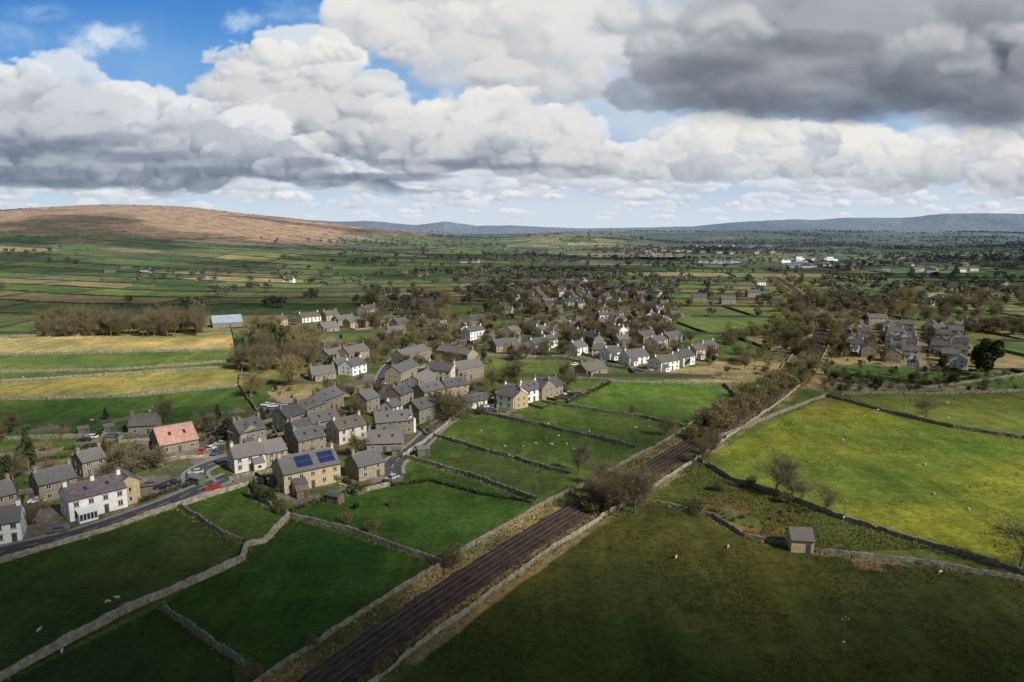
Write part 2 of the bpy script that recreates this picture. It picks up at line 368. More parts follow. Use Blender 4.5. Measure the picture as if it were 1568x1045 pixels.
def wall(pts,h=1.35,w=.30,mat='wall',name='dry_stone_wall',step=.9,world=False):
    p=np.asarray(pts) if world else PP(pts)
    pl=resample(p,step)
    nr_=perp(pl); pl=pl+nr_*(fbm(pl[:,0]/9,pl[:,1]/9,2,77)-.5)[:,None]*1.1
    n=perp(pl); m=len(pl); hh=h*(1+rng.uniform(-.12,.10,m)); hh*=.82+.32*vnoise(pl[:,0]/9,pl[:,1]/9,4)
    gap=fbm(pl[:,0]/5,pl[:,1]/5,2,78)>.80; hh[gap]*=.5
    z=hgt(pl[:,0],pl[:,1]); cols=[]
    for o,f in ((w,-.3),(w*.75,.88),(w*.4,1.0),(-w*.4,1.0),(-w*.75,.88),(-w,-.3)):
        jit=rng.uniform(-.05,.05,m)
        q=pl+n*(o+jit)[:,None]; cols.append(np.c_[q,z+hh*f])
    V=np.stack(cols,1).reshape(-1,3); k=6
    a=np.arange(m-1)[:,None]*k+np.arange(k-1)[None,:]
    F=np.stack([a,a+1,a+k+1,a+k],-1).reshape(-1,4)
    return obj(name,np_mesh(name,V,F,[M[mat]]))
tuft_lines=[]
def W_(pts,**k):
    tuft_lines.append(PP(pts)); return wall(tuft_lines[-1],world=True,**k)
W_([(-60,882),(0,862),(130,824),(265,779),(382,742)],mat='wallpale')
W_([(-60,1075),(0,1043),(115,977),(230,922),(372,858),(376,836),(405,831),(442,792)],h=1.4,w=.6,mat='wallpale')
W_([(275,778),(335,815),(375,833)])
W_([(442,792),(540,815),(620,845),(690,868)])
W_([(250,930),(300,968),(375,1024),(400,1042)])
W_([(620,702),(720,730),(820,768)])
W_([(665,668),(780,702),(872,728)])
W_([(720,630),(850,658),(972,687)])
W_([(862,622),(980,640),(1050,656)])
W_([(735,612),(690,645),(665,667),(616,702)],mat='wallpale')
W_([(1062,700),(1120,735),(1180,755),(1300,800),(1440,840),(1568,880),(1700,915)],h=1.3)
W_([(1100,672),(1180,640),(1265,607)])
W_([(1265,607),(1350,630),(1460,656),(1568,673),(1750,705)])
W_([(1290,604),(1420,605),(1568,600),(1750,600)])
W_([(1000,770),(1090,792),(1140,822),(1205,836)],h=1.0)
W_([(1250,846),(1400,862),(1568,888),(1700,905)],h=1.0)
W_([(0,674),(180,668),(250,674)])
W_([(-150,622),(0,613),(200,608),(365,592)])
W_([(-150,596),(0,586),(370,562)])
W_([(-150,575),(0,571),(180,567),(372,553)])
W_([(-150,552),(0,545),(365,536)])
W_([(-150,522),(0,517),(355,506)])
W_([(355,506),(370,560),(366,592),(402,642)])
W_([(870,618),(935,586),(1110,590)])
W_([(1110,590),(1130,612),(1052,654)])
W_([(745,545),(860,550),(985,570),(1120,582)],mat='wallpale')
W_([(445,790),(400,770),(382,742)])
W_([(1270,590),(1420,596),(1568,575)])
for gw in ([(60,745),(100,735),(120,745)],[(175,742),(190,722),(250,712)],[(250,705),(320,700)],[(350,735),(410,724),(450,716)],[(415,650),(430,680)],[(530,690),(552,700),(548,722)],[(520,745),(560,752),(596,744)],[(640,655),(655,668)],[(0,700),(60,692)],[(110,700),(190,690)],[(300,655),(345,650)],[(700,600),(715,620),(735,612)],[(755,606),(762,636),(800,640)],[(880,580),(935,584)],[(430,620),(470,612),(520,600)]):
    W_(gw,h=1.1,mat=random.choice(['wall','wallpale']))
for s,mt,hh in ((8.6,'wall',1.1),(-7.0,'wallpale',1.15)):
    pl=RAIL+perp(RAIL)*s
    wall(pl[:110],h=hh,w=.22,mat=mt,world=True)
    tuft_lines.append(pl[:80])
for s in (5.2,6.4,-5.0,-5.9): tuft_lines.append((RAIL+perp(RAIL)*s)[:90])
tv=[]
def tufts(c,hmin,hmax,wd):
    z=hgt(c[:,0],c[:,1]); h=rng.uniform(hmin,hmax,len(c))
    a=rng.uniform(0,6.28,len(c)); dx_=np.cos(a)*wd; dy_=np.sin(a)*wd
    tv.append(np.stack([np.c_[c[:,0]-dx_,c[:,1]-dy_,z-.05],np.c_[c[:,0]+dx_,c[:,1]+dy_,z-.05],np.c_[c[:,0]+dy_*.5,c[:,1]-dx_*.5,z+h]],1).reshape(-1,3))
for pl in tuft_lines:
    q=resample(pl,.5); q=q[(q[:,1]<420)]
    if len(q)<3: continue
    nn_=perp(q); k=rng.integers(0,len(q),len(q)*3); o=rng.normal(0,.75,len(k)); tufts(q[k]+nn_[k]*o[:,None],.15,.6,.28)
def tuftcol(n,c1,c2):
    f_=rng.random((n,1)); return np.repeat(np.array([c1])*(1-f_)+np.array([c2])*f_,3,axis=0)
n0=sum(len(v) for v in tv)//3; cols=[tuftcol(n0,[.11,.13,.04],[.30,.25,.12])]
# rush and rough-grass clumps in the wetter pasture
for poly,n,th_ in ((PP([(1000,768),(1060,705),(1130,738),(1300,800),(1440,842),(1210,845),(1090,795)]),9000,.45),(PP([(560,1080),(860,842),(1000,772),(1090,795),(1205,845),(1568,890),(1568,1080)]),9000,.55),(PP([(1100,700),(1265,612),(1560,676),(1560,870),(1300,796)]),5000,.58)):
    mn=poly.min(0); mx_=poly.max(0); c=mn+(mx_-mn)*rng.random((n*3,2)); c=c[pip(c[:,0],c[:,1],poly)]; c=c[fbm(c[:,0]/11,c[:,1]/11,4,91)>th_][:n]
    c=np.repeat(c,2,axis=0)+rng.normal(0,.2,(len(c)*2,2)); tufts(c,.08,.32,.16); cols.append(tuftcol(len(c),[.06,.08,.02],[.15,.14,.05]))
tv=np.concatenate(tv)
obj('grass_tufts',np_mesh('grass_tufts',tv,np.arange(len(tv)).reshape(-1,3),[M['far']],colr=np.concatenate(cols)))
EXC=[VILL,NEAR,LSTR,EST]
def valid(x,y):
    ok=(np.hypot(x,y)<4200)&(y>0)&(np.abs(np.arctan2(x,y))<.74)
    for e in EXC: ok&=~pip(x,y,e)
    ok&=pdist(x,y,RAIL[::6])>18
    return ok
segs=[]
for j in range(91):
    u=np.arange(-3200,3200,14.); v=np.full_like(u,vr[j]); x,y=g2w(u,v); segs.append(np.c_[x[:-1],y[:-1],x[1:],y[1:]])
    if j<90:
        for c in range(-30,31):
            uu=c*rw[j]+ro[j]; v=np.linspace(vr[j],vr[j+1],6); u=np.full_like(v,uu)
            if abs(uu)>3200: continue
            x,y=g2w(u,v); segs.append(np.c_[x[:-1],y[:-1],x[1:],y[1:]])
S=np.concatenate(segs); S=S[valid(S[:,0],S[:,1])&valid(S[:,2],S[:,3])]
zz=hgt(S[:,0],S[:,1]); S=S[~((zz>48)&(S[:,0]<0)&(rng.random(len(S))<.92))]
rS=np.hypot(S[:,0],S[:,1])
def boxwalls(S,h,w):
    d=S[:,2:]-S[:,:2]; L=np.linalg.norm(d,axis=1)[:,None]; n=np.c_[-d[:,1],d[:,0]]/L*w
    z1=hgt(S[:,0],S[:,1]); z2=hgt(S[:,2],S[:,3])
    c=[]
    for (q,z) in ((S[:,:2],z1),(S[:,2:],z2)):
        c+= [np.c_[q+n,z-.5],np.c_[q+n,z+h],np.c_[q-n,z+h],np.c_[q-n,z-.5]]
    V=np.stack(c,1).reshape(-1,3); b=(np.arange(len(S))*8)[:,None]
    F=np.concatenate([b+np.array([[0,1,5,4]]),b+np.array([[1,2,6,5]]),b+np.array([[2,3,7,6]])])
    return V,F
V,F=boxwalls(S,1.2+rng.uniform(-.2,.7,len(S)),.4)
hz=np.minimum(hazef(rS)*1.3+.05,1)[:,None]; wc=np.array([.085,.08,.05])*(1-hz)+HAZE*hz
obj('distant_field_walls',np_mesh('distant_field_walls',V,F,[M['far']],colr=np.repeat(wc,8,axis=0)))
# ---------------------------------------------------------------- trees
def seg_mesh(name,segs,mats,mi=None):
    S=np.array(segs); a=S[:,:3]; b=S[:,3:6]; ra=S[:,6]; rb=S[:,7]
    d=b-a; d/=np.linalg.norm(d,axis=1)[:,None]+1e-9
    up=np.where(np.abs(d[:,2:3])>.9,np.array([[1.,0,0]]),np.array([[0,0,1.]]))
    u=np.cross(d,up); u/=np.linalg.norm(u,axis=1)[:,None]; w=np.cross(d,u)
    c=[]
    for q,r in ((a,ra),(b,rb)):
        for k in range(3):
            an=k*2*math.pi/3; c.append(q+(u*math.cos(an)+w*math.sin(an))*r[:,None])
    V=np.stack(c,1).reshape(-1,3); b0=(np.arange(len(S))*6)[:,None]
    F=np.concatenate([b0+np.array([[0,1,4,3]]),b0+np.array([[1,2,5,4]]),b0+np.array([[2,0,3,5]])])
    return V,F
def bare_tree(seed,H=10.,spread=1.0,counts=(8,6,6,5),mat='bark',tr=.026,trunkf=.28):
    R_=random.Random(seed); segs=[]
    def rv(): return Vector((R_.gauss(0,1),R_.gauss(0,1),R_.gauss(0,1))).normalized()
    def grow(p,d,L,r,lv):
        n=3 if lv<3 else 2; q=p; pts=[]
        for i in range(n):
            d=(d+rv()*.22+Vector((0,0,.10 if lv<3 else -.02))).normalized()
            q2=q+d*(L/n); ra=r*(1-.62*i/n); rb=r*(1-.62*(i+1)/n)
            segs.append((*q,*q2,max(ra,tr),max(rb,tr*.7))); pts.append((q,q2,d,rb)); q=q2
        if lv<len(counts):
            for c in range(counts[lv]):
                i=R_.choices(range(n),weights=[.4 if lv==0 else 1]+[1.5]*(n-1))[0]
                a,b,dd,rr=pts[i]; f=R_.random(); s=a.lerp(b,f)
                side=dd.cross(rv()).normalized()
                nd=(dd*R_.uniform(.35,.9)+side*spread*R_.uniform(.5,1.0)+Vector((0,0,.12))).normalized()
                grow(s,nd,L*R_.uniform(.48,.78) if lv>0 else H*R_.uniform(.36,.55),rr*.62,lv+1)
    grow(Vector((0,0,-.3)),Vector((R_.uniform(-.08,.08),R_.uniform(-.08,.08),1)),H*trunkf*2,H*.030,0)
    V,F=seg_mesh('t',segs,None); V*=H/V[:,2].max()
    return np_mesh('bare_tree',V,F,[M[mat]])
def leaf_ball(seed,H,W,n,size,mat,trunk=True,conic=0.0,name='bush',twig=False):
    R2=np.random.default_rng(seed)
    nl=9; lc=R2.normal(0,.33,(nl,3)); lr=R2.uniform(.35,.6,nl)
    k=R2.integers(0,nl,n); d=R2.normal(0,1,(n,3)); d/=np.linalg.norm(d,axis=1)[:,None]
    rr=R2.uniform(.55,1.0,n)**.6; p=lc[k]+d*(lr[k]*rr)[:,None]
    p[:,2]=(p[:,2]-p[:,2].min())/(p[:,2].max()-p[:,2].min())
    if conic: p[:,:2]*=(1.15-conic*p[:,2])[:,None]
    m=np.abs(p[:,:2]).max(); p[:,:2]*=W*.5/m; p[:,2]*=H
    if trunk: p[:,2]=H*.12+p[:,2]*.88
    a=R2.normal(0,1,(n,3)); a/=np.linalg.norm(a,axis=1)[:,None]; b=np.cross(a,R2.normal(0,1,(n,3))); b/=np.linalg.norm(b,axis=1)[:,None]
    s=size*R2.uniform(.5,1.3,n)[:,None]; asp=.3 if twig else .8
    V=np.stack([p-a*s,p+b*s*asp,p+a*s,p-b*s*asp],1).reshape(-1,3); F=np.arange(n*4).reshape(-1,4)
    sg=[(0,0,-.3,0,0,H*.5,H*.03,H*.015)]
    for i in range(7):
        q=p[R2.integers(0,n)]; sg.append((0,0,H*.1,*q,H*.015,H*.004))
    V2,F2=seg_mesh('t',sg,None)
    return np_mesh(name,np.r_[V,V2],np.r_[F,F2+len(V)],[M[mat],M['bark']],midx=np.r_[np.zeros(len(F)),np.ones(len(F2))])
BT=[bare_tree(10+i,10,1.0,(8,6,6,5),'bark') for i in range(4)]
BT+= [bare_tree(30+i,10,.65,(9,6,6,5),'bark',trunkf=.33) for i in range(3)]
BW=[bare_tree(50+i,10,.8,(9,6,6,5),'barkw') for i in range(2)]
# denser-crowned variants (fine twigs thickened) used in the village
BD=[bare_tree(100+i,10,[.95,.8,.7][i],(9,6,6,4),'bark',tr=.055,trunkf=.30) for i in range(3)]
BDW=[bare_tree(110,10,.85,(9,6,6,4),'barkw',tr=.05)]
EV=[leaf_ball(60,10,7,2600,.38,'ever',name='evergreen_tree'),leaf_ball(61,10,4.5,2200,.34,'ever',conic=.85,name='conifer_tree')]
BU=[leaf_ball(70+i,3,4.,1500,.17,'shrub',trunk=False,name='shrub',twig=True) for i in range(3)]
BR=[leaf_ball(80+i,3,4.,1500,.18,'rust',trunk=False,name='shrub',twig=True) for i in range(2)]
BE=[leaf_ball(90,3,3.4,1200,.16,'ever',trunk=False,name='bush')]
KIND={'t':(BT,10,'bare_tree'),'n':(BT[4:],10,'bare_tree'),'w':(BW,10,'willow_tree'),'e':([EV[0]],10,'evergreen_tree'),'c':([EV[1]],10,'conifer_tree'),'s':(BU,3,'shrub'),'r':(BR,3,'bracken_shrub'),'b':(BE,3,'garden_bush'),'T':(BD,10,'bare_tree'),'W':(BDW,10,'willow_tree')}
def tree_w(p,h,kind='t',wf=1.0):
    ms,H0,nm=KIND[kind]; me=random.choice(ms); o=bpy.data.objects.new(nm,me); s=h/H0
    o.location=(p[0],p[1],float(hgt(p[0],p[1]))); f=wf*random.uniform(.9,1.15)
    o.scale=(s*f,s*f,s); o.rotation_euler=(0,0,random.uniform(0,6.28)); return link(o)
def tree(px,py,hpx,kind='t',wf=1.0):
    p=P(px,py); return tree_w(p,hpx*depth(p)/FP,kind,wf)
for t in [(697,645,58,'t',1.1),(885,728,62),(1078,712,50),(1185,757,82,'t',1.1),(1212,762,50),(1262,786,56,'t',1.1),(1418,642,38,'t',1.2),
 (793,588,42,'T'),(870,592,52,'T',1.1),(1020,668,38,'w'),(968,638,22),(255,650,58,'n',.9),(385,608,46,'w'),(398,604,38,'w'),(205,722,60,'T',1.3),
 (1562,872,90,'t',1.2),(692,868,36,'s',.9),(573,818,24,'s',.8),(476,994,26,'s',.8),(375,1046,40,'s',.8),(395,1040,26,'s',.8),(1510,576,58,'e',.95),(1497,570,40,'e'),
 (905,770,52,'t',1.2),(925,785,72,'t',1.15),(948,792,82,'t',1.2),(972,786,86,'t',1.1),(985,770,70,'t',1.1),(915,745,50),(940,760,70,'t'),(1070,785,28,'s',1),(1085,700,45),
 (45,722,70,'c',.9),(20,735,60,'t'),(5,745,50,'e'),(70,735,40,'t'),(390,765,34,'c'),(545,700,40,'T'),(1095,688,40,'t'),(445,590,62,'W'),(1335,545,30,'w'),(530,800,18,'s'),(600,775,12,'s'),(545,780,12,'b'),
 (180,712,40,'t'),(225,720,48,'T',1.2),(165,700,30,'s'),(330,660,34,'T'),(300,655,28,'w'),(430,700,30,'T'),(540,640,34,'T'),(560,655,26,'w'),(580,612,34,'T'),(535,615,30,'T'),(715,640,44,'t'),(680,640,44,'T'),(655,660,26,'w'),(700,560,30,'T'),(745,600,24,'w'),(760,590,30,'T'),(600,545,30,'T'),(520,605,24,'s'),(395,700,16,'b'),(60,755,24,'s'),(140,725,28,'t'),(415,770,24,'b'),(430,785,22,'s'),(1230,770,36,'t'),(1200,770,20,'s'),(1150,745,18,'s'),(1100,752,20,'s'),(640,565,26,'T'),(690,600,24,'T'),(470,640,30,'T'),(505,600,30,'T'),(350,670,30,'b'),(670,625,26,'e')]:
    tree(*t)
for px in range(905,990,12): tree(px+random.uniform(-4,4),785-(px-905)*.3+random.uniform(-12,6),random.uniform(18,32),'s',1.1)
for i in range(62):
    px=58+i*4.1+random.uniform(-3,3); tree(px,random.uniform(507,517),random.uniform(30,50),random.choice('nnnT'),.7)
for i in range(48):
    px=random.uniform(362,485); tree(px,random.uniform(545,582)-(px-362)*.12,random.uniform(30,58),random.choice('tnTnwtWe'),.9)
for i in range(12): tree(random.uniform(375,430),random.uniform(500,515),random.uniform(15,25))
for i in range(24): tree(random.uniform(560,700),random.uniform(468,505),random.uniform(18,34),random.choice('TTnw'))
idx=np.arange(60,len(RAIL)-2)
n_=perp(RAIL)
for k in range(330):
    i=random.choice(idx); s=random.choice((1,-1)); o=random.uniform(7,20) if RAIL[i][1]>200 else random.uniform(6.5,9)
    if RAIL[i][1]<120: continue
    if RAIL[i][1]<230 and random.random()<.65: continue
    p=RAIL[i]+n_[i]*s*o; kd=random.choice('sssrbwwt'); h={'s':3,'r':3.2,'b':2.2,'w':8,'t':8}[kd]*random.uniform(.5,1.2)
    tree_w(p,h,kd)
for k in range(110):
    f=random.random(); px=1055+f*195; py=672-f*112+random.uniform(-14,12); tree(px,py,random.uniform(9,26),random.choice('ssrwwt'),1.1)
for k in range(80):
    px=random.uniform(1175,1310); py=random.uniform(465,548)
    if abs(px-1252)<9: continue
    tree(px,py,random.uniform(14,28),random.choice('TTws'))
for k in range(70):
    px=random.uniform(1270,1600); py=random.uniform(462,490); tree(px,py,random.uniform(14,28),random.choice('TTtw'))
for k in range(40):
    px=random.uniform(1470,1600); py=random.uniform(500,515); tree(px,py,random.uniform(14,24),'T')
for k in range(60):
    px=random.uniform(1265,1560); py=random.uniform(572,600); tree(px,py,random.uniform(6,15),random.choice('ssbtw'))
for k in range(26):
    px=random.uniform(1090,1235); tree(px,random.uniform(795,812)-abs(px-1160)*.25,random.uniform(4,8),random.choice('rs'))
for k in range(40):
    px=random.uniform(1105,1195); tree(px,random.uniform(500,580),random.uniform(8,22),random.choice('sTw'))
# distant woodland merged
tem=[]
for s in range(5):
    R2=np.random.default_rng(200+s); n=60; d=R2.normal(0,1,(n,3)); d/=np.linalg.norm(d,axis=1)[:,None]; p=d*R2.uniform(.4,1,(n,1))*np.array([.42,.42,.36])+np.array([0,0,.6])
    a=R2.normal(0,1,(n,3))*.10; b=R2.normal(0,1,(n,3))*.10
    V=np.stack([p-a,p+b,p+a],1).reshape(-1,3); V=np.r_[V,[[-.03,0,-.05],[.03,0,-.05],[0,0,.7]]]; tem.append(V)
N1=60000; k=rng.integers(0,len(S),N1); s=S[k]; t=rng.random(N1)[:,None]; q=s[:,:2]*(1-t)+s[:,2:]*t
m=fbm(q[:,0]/330,q[:,1]/330,3,61)*.7+.3*_hash(np.floor(s[:,0]/90),np.floor(s[:,1]/55),5); right=sst(q[:,0]/q[:,1],-.1,.45); r_=np.hypot(q[:,0],q[:,1])
ok=(m+.10*right>.61)&~((q[:,0]<-.25*q[:,1])&(r_>1200)&(m<.72))&(hgt(q[:,0],q[:,1])<45)
q=q[ok][:2000]; pts=[np.c_[q,rng.uniform(5,11,len(q))]]
N2=90000; a=rng.uniform(-.7,.72,N2); r_=rng.uniform(750,5600,N2); x,y=np.sin(a)*r_,np.cos(a)*r_
m=fbm(x/380,y/100,4,67); right=sst(x/y,-.02,.35)*sst(r_,900,1900)
ok=(m>.715-.15*right)&(valid(x,y)|(r_>4000))&~((x<-.25*y)&(r_>1100)&(m<.80))&(hgt(x,y)<60)
q=np.c_[x,y][ok][:3900]; pts.append(np.c_[q,rng.uniform(7,13,len(q))])
for (px,py,n,sx,sy,h) in ((760,452,40,26,6,13),(930,430,34,36,4,12),(975,452,44,38,7,12),(1275,440,26,40,7,12),(1400,445,40,70,8,12),(1520,460,34,50,6,12),(560,402,14,22,2,12),(660,388,10,14,3,13),(750,378,16,20,2,14),(650,465,24,30,6,11),(880,370,12,30,2,12),(1300,470,40,60,6,12),(610,480,18,20,4,11),(415,470,8,10,2,11),(300,478,8,9,3,12),(320,420,10,12,2,10),(480,455,6,8,2,10),(600,450,12,18,3,10),(840,428,26,40,3,11)):
    c=np.array([P(px+rng.normal(0,sx),py+rng.normal(0,sy)) for _ in range(n)]); pts.append(np.c_[c,rng.uniform(.6,1.1,n)*h])
pts=np.concatenate(pts); pz=hgt(pts[:,0],pts[:,1]); rr=np.hypot(pts[:,0],pts[:,1])
Vs=[];Cs=[]
for i,(x,y,h) in enumerate(pts):
    T=tem[i%5]; a=rng.uniform(0,6.28); c,s=math.cos(a),math.sin(a); w=h*rng.uniform(.8,1.25)
    Vs.append(np.c_[(T[:,0]*c-T[:,1]*s)*w+x,(T[:,0]*s+T[:,1]*c)*w+y,T[:,2]*h+pz[i]])
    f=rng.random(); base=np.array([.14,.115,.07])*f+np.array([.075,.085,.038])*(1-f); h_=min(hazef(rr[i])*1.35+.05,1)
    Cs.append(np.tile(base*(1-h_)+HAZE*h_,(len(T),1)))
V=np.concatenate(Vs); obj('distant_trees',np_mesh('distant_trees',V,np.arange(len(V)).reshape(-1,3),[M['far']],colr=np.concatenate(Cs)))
# ---------------------------------------------------------------- buildings
class G:
    def __init__(s): s.v=[];s.f=[];s.m=[];s.mats=[]
    def mi(s,m):
        if m not in s.mats: s.mats.append(m)
        return s.mats.index(m)
    def poly(s,pts,m):
        b=len(s.v); s.v+= [tuple(p) for p in pts]; s.f.append(list(range(b,b+len(pts)))); s.m.append(s.mi(m))
    def box(s,x0,x1,y0,y1,z0,z1,m):
        s.hexa([(x0,y0,z0),(x1,y0,z0),(x1,y1,z0),(x0,y1,z0),(x0,y0,z1),(x1,y0,z1),(x1,y1,z1),(x0,y1,z1)],m)
    def hexa(s,p,m):
        b=len(s.v); s.v+=p
        for q in ((0,3,2,1),(4,5,6,7),(0,1,5,4),(1,2,6,5),(2,3,7,6),(3,0,4,7)): s.f.append([b+i for i in q]); s.m.append(s.mi(m))
    def cyl(s,cx,cy,z0,z1,r,m,n=8):
        a=[(cx+r*math.cos(i*6.2832/n),cy+r*math.sin(i*6.2832/n)) for i in range(n)]
        for i in range(n):
            j=(i+1)%n; s.poly([(*a[i],z0),(*a[j],z0),(*a[j],z1),(*a[i],z1)],m)
        s.poly([(*q,z1) for q in a],m)
    def mesh(s,name):
        me=bpy.data.meshes.new(name); me.from_pydata(s.v,[],s.f)
        for m in s.mats: me.materials.append(M[m])
        me.polygons.foreach_set('material_index',s.m); me.update(); return me
def house_parts(L,D,He,wallm,roofm,pitch=33,chim=2,fine=True,conserv=False,solar=False,gable=False,single=False,lean=None):
    Pt={k:G() for k in ('walls','roof','windows','door','chimneys','extras')}
    tn=math.tan(math.radians(pitch))
    if gable: W,S_=D,L
    else: W,S_=L,D
    def f(x,y,z): return (S_-y,x,z) if gable else (x,y,z)
    Hr=He+S_/2*tn
    w=Pt['walls']
    def q(pts,m,g): g.poly([f(*p) for p in pts],m)
    q([(0,0,-1.5),(W,0,-1.5),(W,0,He),(0,0,He)],wallm,w); q([(W,S_,-1.5),(0,S_,-1.5),(0,S_,He),(W,S_,He)],wallm,w)
    q([(0,S_,-1.5),(0,0,-1.5),(0,0,He),(0,S_/2,Hr),(0,S_,He)],wallm,w); q([(W,0,-1.5),(W,S_,-1.5),(W,S_,He),(W,S_/2,Hr),(W,0,He)],wallm,w)
    r=Pt['roof']; ov=.3; og=.15; tk=.16
    for sgn in (0,1):
        ye=-ov if sgn==0 else S_+ov; ze=He-ov*tn+.03; zr=Hr+.03
        lo=[(-og,ye,ze),(W+og,ye,ze),(W+og,S_/2,zr),(-og,S_/2,zr)]
        hi=[(a,b,c+tk) for a,b,c in lo]
        r.hexa([f(*p) for p in lo+hi],roofm)
        if fine:
            y1=ye-.12 if sgn==0 else ye+.02
            a=[f(-og,y1,ze-.02),f(W+og,y1,ze-.02),f(W+og,y1+.1,ze-.02),f(-og,y1+.1,ze-.02)]
            r.hexa(a+[(p[0],p[1],p[2]+.1) for p in a],'tyre')
    a=[f(-og,S_/2-.12,Hr+.17),f(W+og,S_/2-.12,Hr+.17),f(W+og,S_/2+.12,Hr+.17),f(-og,S_/2+.12,Hr+.17)]
    r.hexa(a+[(p[0],p[1],p[2]+.1) for p in a],'kerb')
    ch=Pt['chimneys']
    xs=[.45,W-.45][:chim] if chim<3 else list(np.linspace(.45,W-.45,chim))
    for x in xs:
        a=[f(x-.42,S_/2-.5,Hr-.6),f(x+.42,S_/2-.5,Hr-.6),f(x+.42,S_/2+.5,Hr-.6),f(x-.42,S_/2+.5,Hr-.6)]
        ch.hexa(a+[(p[0],p[1],Hr+1.15) for p in a],wallm if wallm!='stone_tan' else 'stone_grey')
        a=[f(x-.5,S_/2-.58,Hr+1.15),f(x+.5,S_/2-.58,Hr+1.15),f(x+.5,S_/2+.58,Hr+1.15),f(x-.5,S_/2+.58,Hr+1.15)]
        ch.hexa(a+[(p[0],p[1],Hr+1.3) for p in a],'kerb')
        for o in (-.25,.25):
            c=f(x,S_/2+o,0); ch.cyl(c[0],c[1],Hr+1.3,Hr+1.8,.14,'pot',6)
    g=Pt['windows']
    def win(face,u,z,ww,hh):
        def pt(a,b,d):
            if face=='f': return f(a,-d,b)
            if face=='b': return f(a,S_+d,b)
            if face=='l': return f(-d,a,b)
            return f(W+d,a,b)
        def bx(a0,a1,b0,b1,d,m):
            p=[pt(a0,b0,-.02),pt(a1,b0,-.02),pt(a1,b0,d),pt(a0,b0,d)]; p2=[pt(a0,b1,-.02),pt(a1,b1,-.02),pt(a1,b1,d),pt(a0,b1,d)]
            g.hexa(p+p2,m)
        sm='kerb' if wallm!='render_white' else 'stone_grey'
        if fine:
            bx(u-ww/2-.16,u+ww/2+.16,z+hh,z+hh+.2,.05,sm); bx(u-ww/2-.16,u+ww/2+.16,z-.14,z,.09,sm)
        bx(u-ww/2,u+ww/2,z,z+hh,.03,'frame')
        k=2 if ww>.9 else 1; e=.07
        for i in range(k):
            a0=u-ww/2+e+i*(ww-e)/k; bx(a0,a0+(ww-e)/k-e,z+e,z+hh-e,.045,'glass')
    floors=[.95] if (He<3.6 or single) else [.95,3.45 if He>4.9 else He-1.5]
    nw=max(2,int(W/2.9)); dk=nw//2
    for fi,z0 in enumerate(floors):
        for i in range(nw):
            u=(i+.5)*W/nw
            if fi==0 and i==dk:
                a=[f(u-.5,-.06,-.3),f(u+.5,-.06,-.3),f(u+.5,.0,-.3),f(u-.5,.0,-.3)]; Pt['door'].hexa(a+[(p[0],p[1],2.05) for p in a],'door')
                a=[f(u-.62,-.04,2.05),f(u+.62,-.04,2.05),f(u+.62,.0,2.05),f(u-.62,.0,2.05)]; Pt['door'].hexa(a+[(p[0],p[1],2.25) for p in a],'kerb')
            elif not single: win('f',u,z0,1.15,1.15 if fi else 1.25)
            if not single: win('b',u,z0,1.0,1.1)
        if not single:
            for fc in 'lr':
                for yy in ((S_*.3,S_*.7) if S_>6.5 else (S_*.5,)): win(fc,yy,z0,.8,1.05)
    ex=Pt['extras']
    if lean is not None:
        x0,x1,dp=lean; h1,h2=2.4,min(He-.3,3.6)
        ex.hexa([(x0,-dp,-1),(x1,-dp,-1),(x1,-.01,-1),(x0,-.01,-1),(x0,-dp,h1),(x1,-dp,h1),(x1,-.01,h2),(x0,-.01,h2)],wallm)
        ex.hexa([(x0-.15,-dp-.2,h1),(x1+.15,-dp-.2,h1),(x1+.15,-.02,h2+.05),(x0-.15,-.02,h2+.05),(x0-.15,-dp-.2,h1+.15),(x1+.15,-dp-.2,h1+.15),(x1+.15,-.02,h2+.2),(x0-.15,-.02,h2+.2)],roofm)
        um=(x0+x1)/2; ex.box(um-.6,um+.6,-dp-.04,-dp+.02,.9,1.9,'frame'); ex.box(um-.52,um+.52,-dp-.06,-dp,.98,1.82,'glass')
    if conserv:
        x0,x1,dp=1.2,5.2,3.0
        ex.box(x0,x1,-dp,-.01,-.5,.6,'frame'); ex.box(x0+.1,x1-.1,-dp+.1,-.02,.6,2.2,'glass')
        for i in range(6):
            xx=x0+(x1-x0-.12)*i/5; ex.box(xx,xx+.12,-dp,-dp+.09,.6,2.25,'frame')
        ex.hexa([(x0-.1,-dp-.1,2.25),(x1+.1,-dp-.1,2.25),(x1+.1,-.01,3.1),(x0-.1,-.01,3.1),(x0-.1,-dp-.1,2.35),(x1+.1,-dp-.1,2.35),(x1+.1,-.01,3.2),(x0-.1,-.01,3.2)],'frame')
    if solar:
        def sp_(u,s): y=-ov+s*(S_/2+ov); return (u,y,He-ov*tn+s*(S_/2+ov)*tn+tk+.08)
        for (u0,nx) in ((W*.26,4),(W*.66,4)):
            for i in range(nx):
                for k2 in range(2):
                    a0=u0+i*1.12; s0=.22+k2*.32; s1=s0+.29
                    lo=[sp_(a0,s0),sp_(a0+1.04,s0),sp_(a0+1.04,s1),sp_(a0,s1)]
                    ex.hexa(lo+[(p[0],p[1],p[2]+.06) for p in lo],'solar')
    elif fine and W>9:
        def sp_(u,s): y=-ov+s*(S_/2+ov); return (u,y,He-ov*tn+s*(S_/2+ov)*tn+tk+.05)
        for u in (W*.3,W*.68):
            lo=[f(*sp_(u,.45)),f(*sp_(u+.8,.45)),f(*sp_(u+.8,.65)),f(*sp_(u,.65))]
            ex.hexa(lo+[(p[0],p[1],p[2]+.06) for p in lo],'glass')
    return Pt
HP=[]; HO=[]
